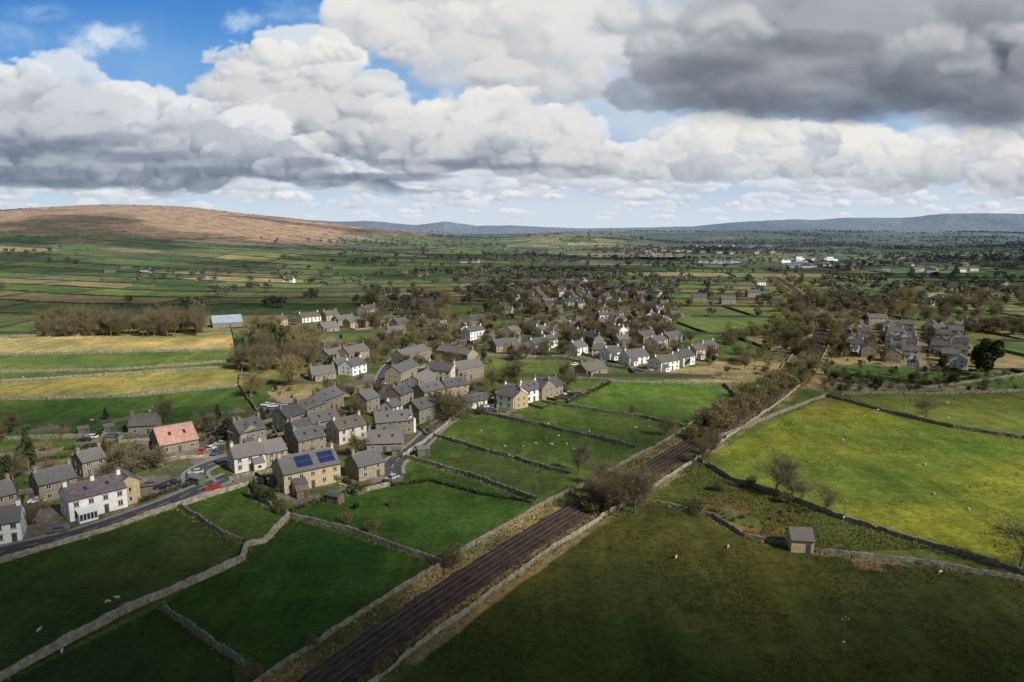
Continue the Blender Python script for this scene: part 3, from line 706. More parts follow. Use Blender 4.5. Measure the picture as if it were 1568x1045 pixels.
def place_house(p,ang,L,D,He,wallm,roofm,parts=False,name=None,**kw):
    Pt=house_parts(L,D,He,wallm,roofm,fine=parts or kw.pop('fine',False),**kw)
    nm=name or ('white_house' if wallm=='render_white' else 'stone_house')
    c=p+np.array([math.cos(ang)*L/2-math.sin(ang)*D/2,math.sin(ang)*L/2+math.cos(ang)*D/2])
    z=float(hgt(c[0],c[1])); HP.append((c[0],c[1],max(L,D)*.5)); HO.append((c[0],c[1],L,D,ang))
    if parts:
        e=bpy.data.objects.new(nm,None); link(e)
        for k,g in Pt.items():
            if g.f:
                o=bpy.data.objects.new(k,g.mesh(k)); link(o); o.parent=e
    else:
        g=G()
        for s in Pt.values():
            b=len(g.v); g.v+=s.v; g.f+=[[i+b for i in q] for q in s.f]; g.m+=[g.mi(s.mats[i]) for i in s.m]
        e=bpy.data.objects.new(nm,g.mesh(nm)); link(e)
    e.location=(p[0],p[1],z); e.rotation_euler=(0,0,ang); return e
def H(x1,y1,x2,y2,D,He,wallm='stone_tan',roofm='slate_dark',parts=False,**kw):
    a=P(x1,y1); b=P(x2,y2); d=b-a
    return place_house(a,math.atan2(d[1],d[0]),float(np.hypot(*d)),D,He,wallm,roofm,parts,**kw)
ST,SG,SS,WH,CR='stone_tan','stone_grey','stone_sand','render_white','render_cream'; RD,RB,RP='slate_dark','slate_brown','slate_purple'
near=[(-10,836,34,828,8,4.8,WH,RD,{}),
 (108,800,196,776,8,5.4,WH,RP,dict(conserv=True,chim=3)),
 (186,776,216,768,9,6,SS,RP,dict(gable=True,chim=0)),
 (62,772,120,757,8,5,SG,RD,{}),(-5,792,28,783,8,5,ST,RD,{}),(128,732,165,722,7,4.5,SG,RD,{}),
 (197,668,238,665,9,3.4,SG,RB,dict(chim=1)),(246,698,305,686,13,3.2,SG,'roof_salmon',dict(chim=0)),
 (368,690,409,680,9,5.6,SG,RD,dict(lean=(1,4,2.2))),(350,684,370,690,8,5,ST,RD,dict(chim=1)),
 (360,726,408,716,8,4.6,CR,RB,dict(lean=(5,8,2))),(408,716,441,708,8,4.2,ST,RB,dict(chim=1)),
 (436,757,522,737,10,5.4,SS,RD,dict(solar=True,lean=(2,5.5,2.6))),
 (550,738,589,727,8,4.2,ST,RD,dict(chim=1)),(562,694,616,692,9,3.0,SG,RB,dict(chim=1)),
 (576,670,634,664,8,5,SG,RB,dict(lean=(3,7,2))),(622,665,637,662,8.5,5,WH,RB,dict(gable=True,chim=0)),
 (440,662,470,653,8,5.2,ST,RD,{}),(466,650,497,638,8,5.2,ST,RB,{}),(495,636,527,622,8,5.4,SG,RD,{}),
 (480,672,522,662,8,5.2,ST,RD,dict(lean=(1,4,2))),(520,682,562,671,8,5,CR,RB,{}),(458,700,500,690,8,5,SG,RD,{}),(455,684,482,677,8,5,ST,RD,dict(chim=1)),
 (562,634,582,627,8,5.4,ST,RB,{}),(642,650,673,640,8,5.4,SG,RD,{}),(614,624,640,614,8,5,SG,RD,{}),(602,640,616,635,6,4,WH,RD,dict(chim=1)),
 (786,628,808,620,8,5,WH,RP,dict(gable=True)),(768,622,788,628,7,5,SS,RP,{}),(806,618,830,612,8,5,WH,RP,{}),(830,614,850,608,8,5,ST,RD,dict(gable=True)),(850,608,862,604,8,4.5,ST,RD,{}),
 (716,628,746,622,6,2.8,WH,RD,dict(chim=0)),(684,610,718,604,8,4.6,ST,RD,{}),(650,620,682,612,8,5,SG,RD,{})]
for a in near: H(*a[:8],parts=True,**a[8])
mid=[(618,562,662,550,8,5.6,SG,RD),(668,552,716,560,8,5.6,ST,RB),(702,584,741,577,8,5.4,SG,RD),(614,590,642,576,8,5.6,ST,RD),(645,604,668,592,8,5.4,SG,RB),(650,582,690,586,8,5.4,CR,RD),
 (478,584,515,580,9,2.9,ST,RB),(535,556,566,548,8,4.8,ST,RB),(540,576,562,570,8,4.5,WH,RD),(505,558,530,552,8,4.5,SG,RD),(518,574,538,570,8,4.5,ST,RD),
 (420,502,441,498,9,4.6,SS,RB),(463,495,492,492,9,4,WH,RB),(500,492,520,490,9,4.4,SS,RB),(518,500,545,497,9,4.4,ST,RB),(537,504,566,500,9,4.4,SS,RB),(578,500,606,497,9,4.4,ST,RD),(610,506,628,503,9,4.6,ST,RD),(560,484,580,481,9,4.6,CR,RB),(496,510,520,507,9,3,ST,RB),
 (820,542,842,537,8,5,WH,RD),(838,533,854,530,7,4.4,WH,RD),(884,545,900,541,8,4.4,WH,RD),(906,547,924,548,8,4.4,CR,RD),(934,552,954,549,8,4,WH,RD),(964,560,994,556,9,4,WH,RD),
 (1012,570,1040,565,9,4.6,WH,RB),(1046,562,1064,558,8,4.8,WH,RD),(1066,551,1084,548,8,5,CR,RB),(1084,547,1100,543,8,5,WH,RD),(898,577,930,572,9,2.8,ST,RB),(720,522,743,518,8,5.6,WH,RD),(1005,536,1022,532,8,5,WH,RD),(985,528,1003,524,8,5,ST,RB),(1024,529,1045,525,8,5,ST,RD),
 (760,540,795,536,8,4,ST,RD),(790,545,822,541,8,3.4,SG,RD)]
for a in mid: H(*a,pitch=random.uniform(29,37),lean=(1,4,2.2) if random.random()<.4 else None)
H(326,503,372,500,14,3.4,SG,'roof_blue',chim=0,name='farm_barn')
CORE=PP([(575,525),(640,492),(700,505),(765,488),(775,448),(835,432),(920,438),(1030,462),(1042,482),(1000,508),(1050,528),(1005,548),(900,536),(860,524),(800,530),(755,548),(740,560),(700,540),(640,545),(575,560)])
mn=CORE.min(0); mx_=CORE.max(0)
C_=mn+(mx_-mn)*rng.random((9000,2)); C_=C_[pip(C_[:,0],C_[:,1],CORE)]; dr=pdist(C_[:,0],C_[:,1],ROADS['d'][::3])
nh=0
gapn=fbm(C_[:,0]/55,C_[:,1]/55,3,611)
for c,dd,gp in zip(C_,dr,gapn):
    if nh>=120: break
    if gp>.60: continue
    L=float(rng.choice([7,8,10,13,17,22],p=[.28,.25,.22,.12,.08,.05])); D=float(rng.uniform(6.,7.8))
    if any((c[0]-q[0])**2+(c[1]-q[1])**2<(q[2]+L*.5+3.5)**2 for q in HP): continue
    if dd<L*.5+4: continue
    a=float(rng.choice([.25,.25+math.pi/2,-.3,1.1]))+float(rng.normal(0,.15))
    wm=str(rng.choice([ST,SG,WH,SS,CR],p=[.30,.26,.24,.10,.10])); rm=str(rng.choice([RD,RB],p=[.65,.35]))
    p=c-np.array([math.cos(a)*L/2-math.sin(a)*D/2,math.sin(a)*L/2+math.cos(a)*D/2])
    place_house(p,a,L,D,float(rng.uniform(3.2,5.6)),wm,rm,pitch=float(rng.uniform(27,40)),chim=int(rng.integers(1,4)),lean=(1,4,2.2) if rng.random()<.5 else None); nh+=1
for (a,b,n,sw) in (((1350,502),(1358,556),7,0),((1374,502),(1379,556),5,1),((1424,502),(1436,560),6,0),((1450,504),(1462,568),6,1),((1310,505),(1322,550),4,0),((1288,522),(1300,545),2,0)):
    A_=P(*a);B_=P(*b)
    for i in range(n):
        d=B_-A_; pp=np.array([-d[1],d[0]])/np.hypot(*d)
        c=A_+d*(i+.5)/n+pp*rng.normal(0,1.2); an=math.atan2(d[1],d[0])+ (math.pi/2 if (i+sw)%3 else 0)+rng.normal(0,.05)
        place_house(c,an,8.0+rng.uniform(-1,1),7.5,4.8,str(rng.choice([WH,ST,CR],p=[.5,.3,.2])),str(rng.choice([RD,RB])),name='semi_detached_house',lean=(1,4,2.2) if rng.random()<.5 else None)
gs=[]
for (x,y,L,D,a) in HO:
    if y>620: continue
    if rng.random()<.35: continue
    u=np.array([math.cos(a),math.sin(a)]); v=np.array([-u[1],u[0]]); s=rng.choice([-1,1]); c=np.array([x,y])
    q=[c+u*(L*.5+1.5)+v*s*D*.6, c+u*(L*.5+2)+v*s*(D*.5+rng.uniform(6,11)), c-u*(L*.5+2)+v*s*(D*.5+rng.uniform(6,11)), c-u*(L*.5+1.5)+v*s*D*.6]
    for i in range(3): gs.append((*q[i],*q[i+1]))
gs=np.array(gs); mid_=(gs[:,:2]+gs[:,2:])/2
okg=np.min([pdist(mid_[:,0],mid_[:,1],ROADS[k][::2]) for k in ROADS],axis=0)>6; hp=np.array(HP)
okg&=(np.hypot(mid_[:,0,None]-hp[:,0],mid_[:,1,None]-hp[:,1])-hp[:,2]*.7).min(1)>1; gs=gs[okg]
V,F=boxwalls(gs,1.0,.2); f_=rng.random((len(gs),1)); cg=np.array([.15,.13,.10])*(1-f_)+np.array([.30,.27,.21])*f_; g_=rng.random(len(gs))<.35; cg[g_]=(.05,.07,.025)
obj('garden_walls',np_mesh('garden_walls',V,F,[M['far']],colr=np.repeat(cg,8,axis=0)))
for (px,py) in [(140,712),(165,745),(90,752),(330,668),(345,655),(455,765),(500,770),(545,715),(535,668),(660,640),(705,625),(760,612),(640,700),(30,770),(50,735),(290,742),(410,745),(1320,560),(1420,570),(880,608),(530,600),(425,640),(600,700),(210,690),(120,668),(160,664)]:
    p=P(px,py); place_house(p,rng.uniform(-.5,.9),rng.uniform(2.4,4),2.4,2.2,'shed',random.choice([RD,'shed',RB]),chim=0,single=True,pitch=24,name='garden_shed')
for (px,py,w) in [(1412,466,ST),(1425,468,WH),(1438,462,ST),(160,418,ST),(215,418,WH),(185,412,ST),(433,434,WH),(705,404,WH),(722,403,WH),(610,420,SS),(640,424,SS),(300,430,ST),(1160,438,WH),(1060,462,ST),(1105,466,ST),(1145,455,ST),(1530,438,WH),(640,470,ST),(588,468,ST),(850,412,ST),(1330,497,ST),(1275,505,ST)]:
    p=P(px,py); place_house(p,rng.uniform(-.3,.3),14,8,4.6,w,RD,name='farmhouse')
for k in range(75):
    px=random.uniform(985,1180); p=P(px,random.uniform(378,390)); place_house(p,rng.uniform(-.5,.5),random.uniform(12,22),9,5,random.choice([WH,ST,SG,WH]),random.choice([RD,RB]),chim=0,name='distant_house')
for k in range(26):
    px=random.uniform(1192,1272); p=P(px,random.uniform(398,411)); place_house(p,rng.uniform(-.3,.3),random.uniform(14,26),12,4.5,WH,random.choice(['roof_blue',RD,RD,'frame']),chim=0,name='industrial_shed')
for k in range(26):
    px=random.uniform(1280,1500); p=P(px,random.uniform(398,420)); place_house(p,rng.uniform(-.5,.5),random.uniform(10,16),9,5,random.choice([WH,ST,ST]),RD,chim=0,name='distant_house')
H(1211,846,1246,848,5.0,2.9,'stone_sand','slate_brown',parts=True,chim=0,single=True,name='field_barn')
HPa=np.array(HP)
def scatter(poly,n,nearkinds,farkinds,pad=1.5,far0=330):
    mn=poly.min(0); mx_=poly.max(0); c=mn+(mx_-mn)*rng.random((n*14,2)); c=c[pip(c[:,0],c[:,1],poly)]
    dr=np.min([pdist(c[:,0],c[:,1],ROADS[k][::2]) for k in ROADS],axis=0); c=c[dr>5]
    d2=np.hypot(c[:,0,None]-HPa[None,:,0],c[:,1,None]-HPa[None,:,1])-HPa[None,:,2]*.8-pad; c=c[d2.min(1)>0][:n]
    for q in c:
        far=q[1]>far0; kd=random.choice(farkinds if far else nearkinds)
        h={'t':8.5,'T':9.5,'w':7.5,'W':8.5,'s':2.2,'b':2.2,'r':2,'e':6,'n':9,'c':6}[kd]*random.uniform(.5,1.25)
        if not far and kd in 'twTW': h*=.7
        tree_w(q,h,kd)
scatter(VILL,620,'ssssbbbrTwtc','TTwnWsbe',pad=.8)
scatter(CORE,460,'tnws','TTWTwnsbe',pad=.0,far0=0)
scatter(EST,140,'sbtw','ssbTwe',pad=.3)
def hedge(pts,h=1.6,w=1.2):
    pl=resample(PP(pts),.22); n=len(pl)*9; k=rng.integers(0,len(pl),n)
    nrm=perp(pl)[k]; o=rng.uniform(-w/2,w/2,n); q=pl[k]+nrm*o[:,None]; z=hgt(q[:,0],q[:,1])+h*rng.uniform(0,1,n)**.6*(.7+.5*vnoise(q[:,0]/2,q[:,1]/2,5))
    p=np.c_[q,z]; a=rng.normal(0,.16,(n,3)); b=rng.normal(0,.16,(n,3))
    V=np.stack([p-a,p+b,p+a,p-b],1).reshape(-1,3); obj('hedge',np_mesh('hedge',V,np.arange(n*4).reshape(-1,4),[M['hedge']]))
for h in [[(100,690),(175,682)],[(0,752),(60,742)],[(385,745),(437,788)],[(445,786),(520,760),(600,742)],[(530,735),(545,760)],[(215,770),(300,742)],[(0,718),(60,708),(110,700)],[(320,682),(350,676)],[(225,700),(240,715)],[(870,618),(935,588)],[(862,600),(880,612)],[(755,600),(770,612)],[(1290,575),(1420,590),(1500,580)],[(50,690),(52,720)],[(430,640),(405,645),(400,630)],[(540,640),(575,628)]]: hedge(h)
hedge([(600,745),(660,737),(735,757),(815,770)],h=.9,w=1.0)
# ---------------------------------------------------------------- cars
def car_mesh(colr_):
    g=G(); bm='car_'+colr_
    prof=[(0,.35),(0,.78),(.15,.86),(1.05,.95),(3.7,.98),(4.15,.9),(4.25,.6),(4.2,.35)]
    W=.86
    def ext(pr,w0,w1,m):
        n=len(pr)
        a=[(x-2.1,-w0 if z<.7 else -w1,z) for x,z in pr]; b=[(x-2.1,w0 if z<.7 else w1,z) for x,z in pr]
        g.poly(a,m); g.poly(b[::-1],m)
        for i in range(n):
            j=(i+1)%n; g.poly([a[i],b[i],b[j],a[j]],m)
    ext(prof,W,W-.04,bm)
    lo=[(-1.15,-.78,.96),(1.75,-.78,.985),(1.75,.78,.985),(-1.15,.78,.96)]; hi=[(-.45,-.62,1.42),(1.15,-.62,1.43),(1.15,.62,1.43),(-.45,.62,1.42)]
    g.hexa(lo+hi,'glass'); g.hexa([(-.47,-.64,1.42),(1.2,-.64,1.43),(1.2,.64,1.43),(-.47,.64,1.42),(-.4,-.58,1.48),(1.1,-.58,1.48),(1.1,.58,1.48),(-.4,.58,1.48)],bm)
    for x in (-.47,.32): g.hexa([(x,-.79,.97),(x+.1,-.79,.97),(x+.1,.79,.97),(x,.79,.97),(x+.05,-.66,1.43),(x+.13,-.66,1.43),(x+.13,.66,1.43),(x+.05,.66,1.43)],bm)
    for x in (-1.35,1.3):
        for s in (-1,1):
            c=[(x+.32*math.cos(i*.5236),.33+.32*math.sin(i*.5236)) for i in range(12)]
            ya,yb=s*.70,s*.89
            g.poly([(p[0],yb,p[1]) for p in c],'tyre')
            for i in range(12):
                j=(i+1)%12; g.poly([(c[i][0],ya,c[i][1]),(c[j][0],ya,c[j][1]),(c[j][0],yb,c[j][1]),(c[i][0],yb,c[i][1])],'tyre')
            c2=[(x+.17*math.cos(i*1.0472),s*.895,.33+.17*math.sin(i*1.0472)) for i in range(6)]; g.poly(c2,'kerb')
    for y in (-.65,.4): g.box(-2.13,-2.08,y,y+.25,.62,.75,'ins'); g.box(2.12,2.16,y,y+.25,.65,.8,'car_red')
    return g.mesh('car')
CM={k:car_mesh(k) for k in CARC}
for (px,py,c,a) in [(327,750,'red',.35),(300,726,'silver',.4),(265,742,'black',.3),(230,745,'grey',.3),(310,694,'red',1.4),(322,690,'white',1.3),(332,696,'blue',1.3),(345,688,'black',1.2),(338,682,'silver',.2),
 (408,622,'white',.1),(418,624,'white',.2),(425,630,'blue',.3),(432,622,'silver',.2),(140,672,'white',.1),(155,668,'silver',.1),(170,670,'grey',.1),(130,676,'black',.1),
 (250,748,'black',.35),(545,752,'black',1.4),(600,735,'silver',.9),(740,625,'white',.3),(752,630,'blue',.2),(600,565,'black',1.0),(589,588,'white',1.5),(618,550,'grey',.8),(640,690,'grey',.8),(500,600,'white',.2),(90,815,'grey',.3),(58,770,'white',.3),
 (1392,520,'white',1.5),(1399,535,'red',1.5),(1391,545,'blue',1.5),(1400,555,'black',1.5),(880,560,'white',.2),(1000,568,'silver',.2),(870,605,'white',.4)]:
    p=P(px,py); o=bpy.data.objects.new('parked_car',CM[c]); o.location=(p[0],p[1],float(hgt(*p))+.07); o.rotation_euler=(0,0,a); link(o)
# ---------------------------------------------------------------- sheep
def sheep_mesh(graze):
    vs=[(-.45,0,.72),(0,0,.76),(.42,0,.74),(.62,0,.80 if not graze else .62),(.80,0,.98 if not graze else .30),(1.0,0,.93 if not graze else .12)]
    ed=[(0,1),(1,2),(2,3),(3,4),(4,5)]; rad_=[.25,.32,.27,.17,.12,.06]
    for bi,x,kx,hx in ((0,-.48,-.40,-.54),(2,.38,.38,.36)):
        for s in (-1,1):
            b=len(vs); vs+= [(x,s*.15,.50),(kx if bi==0 else hx,s*.15,.30),(hx,s*.15,.04)]; rad_+=[.09,.05,.035]; ed+=[(bi,b),(b,b+1),(b+1,b+2)]
    b=len(vs); vs.append((-.78,0,.55)); rad_.append(.05); ed.append((0,b))
    b=len(vs); hz=.98 if not graze else .36
    vs+= [(.76,.17,hz+.05),(.76,-.17,hz+.05)]; rad_+=[.03,.03]; ed+=[(4,b),(4,b+1)]
    me=bpy.data.meshes.new('sk'); me.from_pydata(vs,ed,[]); o=bpy.data.objects.new('sk',me); link(o)
    m=o.modifiers.new('s','SKIN'); m.use_smooth_shade=True
    for i,r in enumerate(rad_): me.skin_vertices[0].data[i].radius=(r,r)
    me.skin_vertices[0].data[0].use_root=True
    o.modifiers.new('ss','SUBSURF').levels=1
    dg=bpy.context.evaluated_depsgraph_get(); m2=bpy.data.meshes.new_from_object(o.evaluated_get(dg)); bpy.data.objects.remove(o)
    m2.materials.clear(); m2.materials.append(M['wool']); return m2
SM=[sheep_mesh(True),sheep_mesh(True),sheep_mesh(False)]
shp=[(165,924),(180,918),(60,968),(1035,856),(1115,839),(1440,878),(1417,713),(1430,758),(1482,781),(95,1000)]
shp+=[(random.uniform(735,880),random.uniform(650,700)) for _ in range(10)]+[(random.uniform(1300,1560),random.uniform(615,650)) for _ in range(7)]+[(random.uniform(900,1000),random.uniform(650,668)) for _ in range(3)]
shp+=[(random.uniform(20,340),random.uniform(600,655)) for _ in range(5)]+[(random.uniform(20,350),random.uniform(575,600)) for _ in range(3)]
for q in shp:
    p=P(*q); o=bpy.data.objects.new('sheep',random.choice(SM)); o.scale=(.72,)*3; o.location=(p[0],p[1],float(hgt(*p))); o.rotation_euler=(0,0,random.uniform(0,6.28)); link(o)
# ---------------------------------------------------------------- power line
pole=[P(1290,1002),P(1291,806),P(1290,684),P(1289,612)]
tops=[]
for p in pole:
    g=G(); g.cyl(0,0,-.5,6.6,.10,'pole',8); g.box(-.6,.6,-.05,.05,6.1,6.22,'pole')
    for x in (-.5,0,.5): g.cyl(x,0.0,6.22 if x else 6.6,6.5 if x else 6.9,.07,'ins',6)
    g.box(-.2,.2,-.13,-.11,2.2,2.5,'frame')
    z=float(hgt(*p)); obj('utility_pole',g.mesh('utility_pole'),(p[0],p[1],z)); tops.append((p,z))
sg=[]
for (a,za),(b,zb) in zip(tops[:-1],tops[1:]):
    for x,zz in ((-.5,6.5),(0,6.9),(.5,6.5)):
        pr=None
        for i in range(13):
            t=i/12; q=(a[0]*(1-t)+b[0]*t+x,a[1]*(1-t)+b[1]*t,za*(1-t)+zb*t+zz-.8*4*t*(1-t))
            if pr: sg.append((*pr,*q,.006,.006))
            pr=q
V,F=seg_mesh('w',sg,None); obj('power_line',np_mesh('power_line',V,F,[M['kerb']]))
# road bridge over the railway
i=int(np.argmin(np.hypot(RAIL[:,0]-P(1256,492)[0],RAIL[:,1]-P(1256,492)[1]))); c=RAIL[i]; t=RAIL[i+1]-RAIL[i-1]; g=G()
for s in (-1,1):
    y0=s*4-.3
    arc=[(6*math.cos(a),1.2+3.6*math.sin(a)) for a in np.linspace(math.pi,0,11)]
    for (x0,z0),(x1,z1) in zip(arc[:-1],arc[1:]):
        g.poly([(x0,y0,z0),(x1,y0,z1),(x1,y0,6.8),(x0,y0,6.8)],'stone_grey'); g.poly([(x0,y0+.6,z0),(x1,y0+.6,z1),(x1,y0+.6,6.8),(x0,y0+.6,6.8)],'stone_grey')
    g.box(-13,13,y0-.05,y0+.65,6.8,7.0,'kerb')
    for q in (-1,1): g.box(min(q*6,q*13),max(q*6,q*13),y0,y0+.6,-1,6.8,'stone_grey')
g.box(-13,13,-3.6,3.6,5.2,5.6,'asphalt')
o=obj('stone_railway_bridge',g.mesh('bridge'),(c[0],c[1],float(hgt(*c)))); o.rotation_euler=(0,0,math.atan2(t[1],t[0])-math.pi/2)
# lakes
wm=bpy.data.materials.new('lake_water'); wm.use_nodes=True; b=wm.node_tree.nodes['Principled BSDF']; b.inputs['Base Color'].default_value=(.25,.30,.34,1); b.inputs['Roughness'].default_value=.12
wn=wm.node_tree.nodes.new('ShaderNodeTexNoise'); wn.inputs['Scale'].default_value=.3; wb=wm.node_tree.nodes.new('ShaderNodeBump'); wb.inputs['Strength'].default_value=.05
wm.node_tree.links.new(wn.outputs['Fac'],wb.inputs['Height']); wm.node_tree.links.new(wb.outputs[0],b.inputs['Normal'])
for (x0,x1,y0,y1) in ((975,1055,391,398),(1060,1135,399,405),(1010,1080,384,388)):
    q=PP([(x0+(x1-x0)*(.5+.5*math.cos(a)*(1+.12*math.sin(3*a))),(y0+y1)/2+(y1-y0)/2*math.sin(a)) for a in np.linspace(0,6.283,25)[:-1]])
    z=float(hgt(q[:,0],q[:,1]).max())+.6
    me=bpy.data.meshes.new('lake'); me.from_pydata([(a[0],a[1],z) for a in q],[],[list(range(len(q)))]); me.materials.append(wm); obj('lake',me)
# ---------------------------------------------------------------- SKY dome with clouds
az=np.radians(np.arange(-50,50.01,.085)); el=np.radians(np.r_[np.arange(-1.2,19.5,.068),np.arange(20,36,.7)])
AZ,EL=np.meshgrid(az,el); dx=np.sin(AZ)*np.cos(EL); dy=np.cos(AZ)*np.cos(EL); dz=np.sin(EL)
cc=np.maximum(dy*cp-dz*sp,.15); QX=CX+FP*dx/cc; QY=CY-FP*(dz*cp+dy*sp)/cc
def lin(c):
    c=np.array(c,float)/255; return np.where(c<=.04045,c/12.92,((c+.055)/1.055)**2.4)
def gradc(t,stops):
    xs=[s[0] for s in stops]; cs=np.array([s[1] for s in stops],float)
    return np.stack([np.interp(t,xs,cs[:,i]) for i in range(3)],-1)
SKY=gradc(QY,[(-300,(40,95,175)),(0,(72,134,206)),(100,(110,164,222)),(200,(150,190,228)),(290,(186,210,230)),(345,(208,221,232)),(400,(210,222,232))])
SK2=gradc(QY,[(-300,(90,135,190)),(0,(130,168,212)),(200,(162,192,222)),(290,(188,206,228)),(345,(205,218,230)),(400,(210,222,232))])
w=sst(QX,350,850)[...,None]; IMG=SKY*(1-w)+SK2*w
def window(x0,x1,y0,y1):
    m=(QX>x0)&(QX<x1)&(QY>y0)&(QY<y1)
    r=np.where(m.any(1))[0]; c=np.where(m.any(0))[0]
    if len(r)==0: return None
    return slice(r[0],r[-1]+1),slice(c[0],c[-1]+1)
def comp(sl,a,c):
    a=a[...,None]; IMG[sl]=IMG[sl]*(1-a)+c*a
ALL=(slice(None),slice(None))
vn=fbm(QX/190,QY/80,6,501); a=sst(vn,.38,.64)*(.15+.6*sst(QX,400,750))*sst(QY,-50,120)
comp(ALL,a,np.array((206,216,229)))
def head(cx,cy,rx,ry,cw,cb,seed,alpha=1.0,flat=.5,edge=.34):
    sl=window(cx-rx*1.7,cx+rx*1.7,cy-ry*1.8,cy+ry*1.3)
    if sl is None: return
    qx,qy=QX[sl],QY[sl]
    x=(qx-cx)/rx; y=(qy-cy)/ry; yy=np.where(y>0,y/flat,y)
    sc=rx*.95
    b=billow(qx/sc,qy/sc*1.2,5,seed,.5); m=fbm(qx/sc*.8,qy/sc,6,seed+7,.55)
    bl=billow(qx/sc,qy/sc*1.2,3,seed,.42); b2=billow((qx+sc*.10)/sc,(qy-sc*.12)/sc*1.2,3,seed,.42)
    e=1-(x*x+yy*yy)+(b-.6)*1.4+(m-.5)*1.7
    a=sst(e,0,edge)*alpha*(1-sst(np.maximum(np.abs(x)/1.65,np.maximum(-y/1.7,y/1.25)),.75,1))
    a=a*(1-.75*sst(y,.1,.75))
    l=-y*.72+x*.12+(bl-.6)*.7+(m-.5)*.8+(bl-b2)*1.0
    s=sst(l,-.75,.65)[...,None]
    comp(sl,a,np.array(cb)*(1-s)+np.array(cw)*s)
def mixc(a,b,t): return tuple(np.array(a)*(1-t)+np.array(b)*t)
def shade_cloud(top,base,scale,amp,soft,cw,cb,seed,t0=.25,t1=.85,relief=45,hole=None,bamp=.4,alpha=1.0):
    tx=np.array(top,float); bx=np.array(base,float)
    sl=window(tx[0,0]-120,tx[-1,0]+120,tx[:,1].min()-120,bx[:,1].max()+70)
    qx,qy=QX[sl],QY[sl]
    wx=(fbm(qx/scale*.9,qy/scale*.9,4,seed+5)-.5)*scale*1.1; wy=(fbm(qx/scale*.9+9,qy/scale*.9,4,seed+6)-.5)*scale*.7
    X_=qx+wx; Y_=qy+wy*.8
    tp=np.interp(X_,tx[:,0],tx[:,1]); bs=np.interp(X_,bx[:,0],bx[:,1])
    b=billow(qx/scale,qy/scale*1.25,6,seed,.5); n=fbm(qx/scale*.7,qy/scale*1.1,6,seed+9,.55)
    e1=(Y_-tp)+amp*((b-.62)*1.6+(n-.5)*1.6); e2=(bs-Y_)+amp*bamp*(n-.5)*3
    e3=np.minimum(X_-tx[0,0],tx[-1,0]-X_)+amp*(b-.6)*1.5
    a=np.minimum(np.minimum(sst(e1,0,soft),sst(e2,0,soft*1.6)),sst(e3,0,soft*2))
    if hole: a=a*(1-hole*sst(fbm(qx/scale/1.3,qy/scale/.9,5,seed+21),.48,.66))
    t=np.clip((qy-tp)/np.maximum(bs-tp,12),-.3,1.2)
    tt=t+(n-.5)*1.1-(b-.6)*.5
    s=1-sst(tt,t0,t1)
    c=np.array(cb)*(1-s[...,None])+np.array(cw)*s[...,None]
    comp(sl,a*alpha,np.clip(c,60,250))
def bank(top,base,x0,x1,rows,size,cw,cm,cb,seed,jit=.35,alpha=.95,density=.75):
    tx=np.array(top,float); bx=np.array(base,float); R3=np.random.default_rng(seed)
    for r in range(rows):
        t=r/max(rows-1,1)
        x=x0
        while x<x1:
            sz=size*R3.uniform(.5,1.5); xx=x+R3.uniform(-.3,.3)*size
            tp=np.interp(xx,tx[:,0],tx[:,1]); bs=np.interp(xx,bx[:,0],bx[:,1])
            if bs-tp>size*.25:
                sz=min(sz,(bs-tp)*.9)
                y=tp+sz*.32+(bs-tp-sz*.55)*t*.9+R3.uniform(-jit,jit)*sz*.5
                head(xx,y,sz,sz*.62,mixc(cw,cm,min(1,t*1.1)*R3.uniform(.5,1)),mixc(cm,cb,min(1,.25+t)),int(R3.integers(1,9999)),alpha*R3.uniform(.7,1))
            x+=size*density
R4=np.random.default_rng(55)
ys=np.sort(338-130*R4.random(430)**.8)[::-1]
for y in ys:
    s=5+(345-y)*.27; s*=R4.uniform(.6,1.5); x=R4.uniform(-80,1650)
    if y<255 and x<950: continue
    w_=R4.random()
    head(x,y,s*1.9,s*.62,mixc((242,242,241),(222,228,236),w_),mixc((170,180,194),(196,206,218),w_*.7+.15*sst(y,250,330)),int(R4.integers(1,9999)),.9,edge=.5)
C1T=[(540,70),(560,0),(620,-60),(700,-120),(860,-90),(900,20),(925,100)]; C1B=[(540,80),(580,112),(650,118),(720,148),(770,178),(860,172),(925,115)]
shade_cloud([(930,225),(1040,190),(1150,205),(1250,195),(1400,225),(1568,240),(1900,235)],[(930,262),(1150,280),(1400,285),(1568,290),(1900,290)],60,24,26,(232,229,226),(168,176,188),301,hole=.9,alpha=.8)
bank([(980,225),(1100,195),(1250,190),(1400,220),(1568,225),(1650,225)],[(980,275),(1650,300)],990,1650,2,46,(241,238,233),(205,207,211),(158,166,178),302,density=1.25)
shade_cloud([(860,-150),(900,-100),(1200,-150),(1500,-200),(1900,-200)],[(860,60),(940,120),(1000,160),(1300,170),(1900,170)],190,60,110,(222,222,223),(168,174,182),315,t0=.2,t1=1.0,hole=.4)
shade_cloud(C1T,C1B,120,44,34,(238,236,232),(182,187,195),311,t0=.35,t1=1.1)
bank(C1T,C1B,590,890,4,95,(245,241,236),(220,219,218),(170,175,185),312,density=.66)
C2T=[(300,125),(335,98),(385,68),(470,58),(525,80),(560,120),(600,170),(650,178),(700,158),(770,150),(840,168),(890,196),(935,232),(975,262)]
C2B=[(300,135),(335,170),(390,220),(470,250),(600,264),(760,270),(900,270),(975,268)]
shade_cloud(C2T,C2B,84,30,22,(228,226,224),(136,146,162),321,t0=.30,t1=.95)
bank(C2T,C2B,365,940,4,60,(243,240,235),(202,204,208),(126,136,152),322,density=.7)
C3T=[(-400,120),(-100,118),(0,128),(55,100),(110,122),(150,152),(220,150),(290,158),(340,186),(400,208),(470,232),(560,258),(640,272),(860,282)]
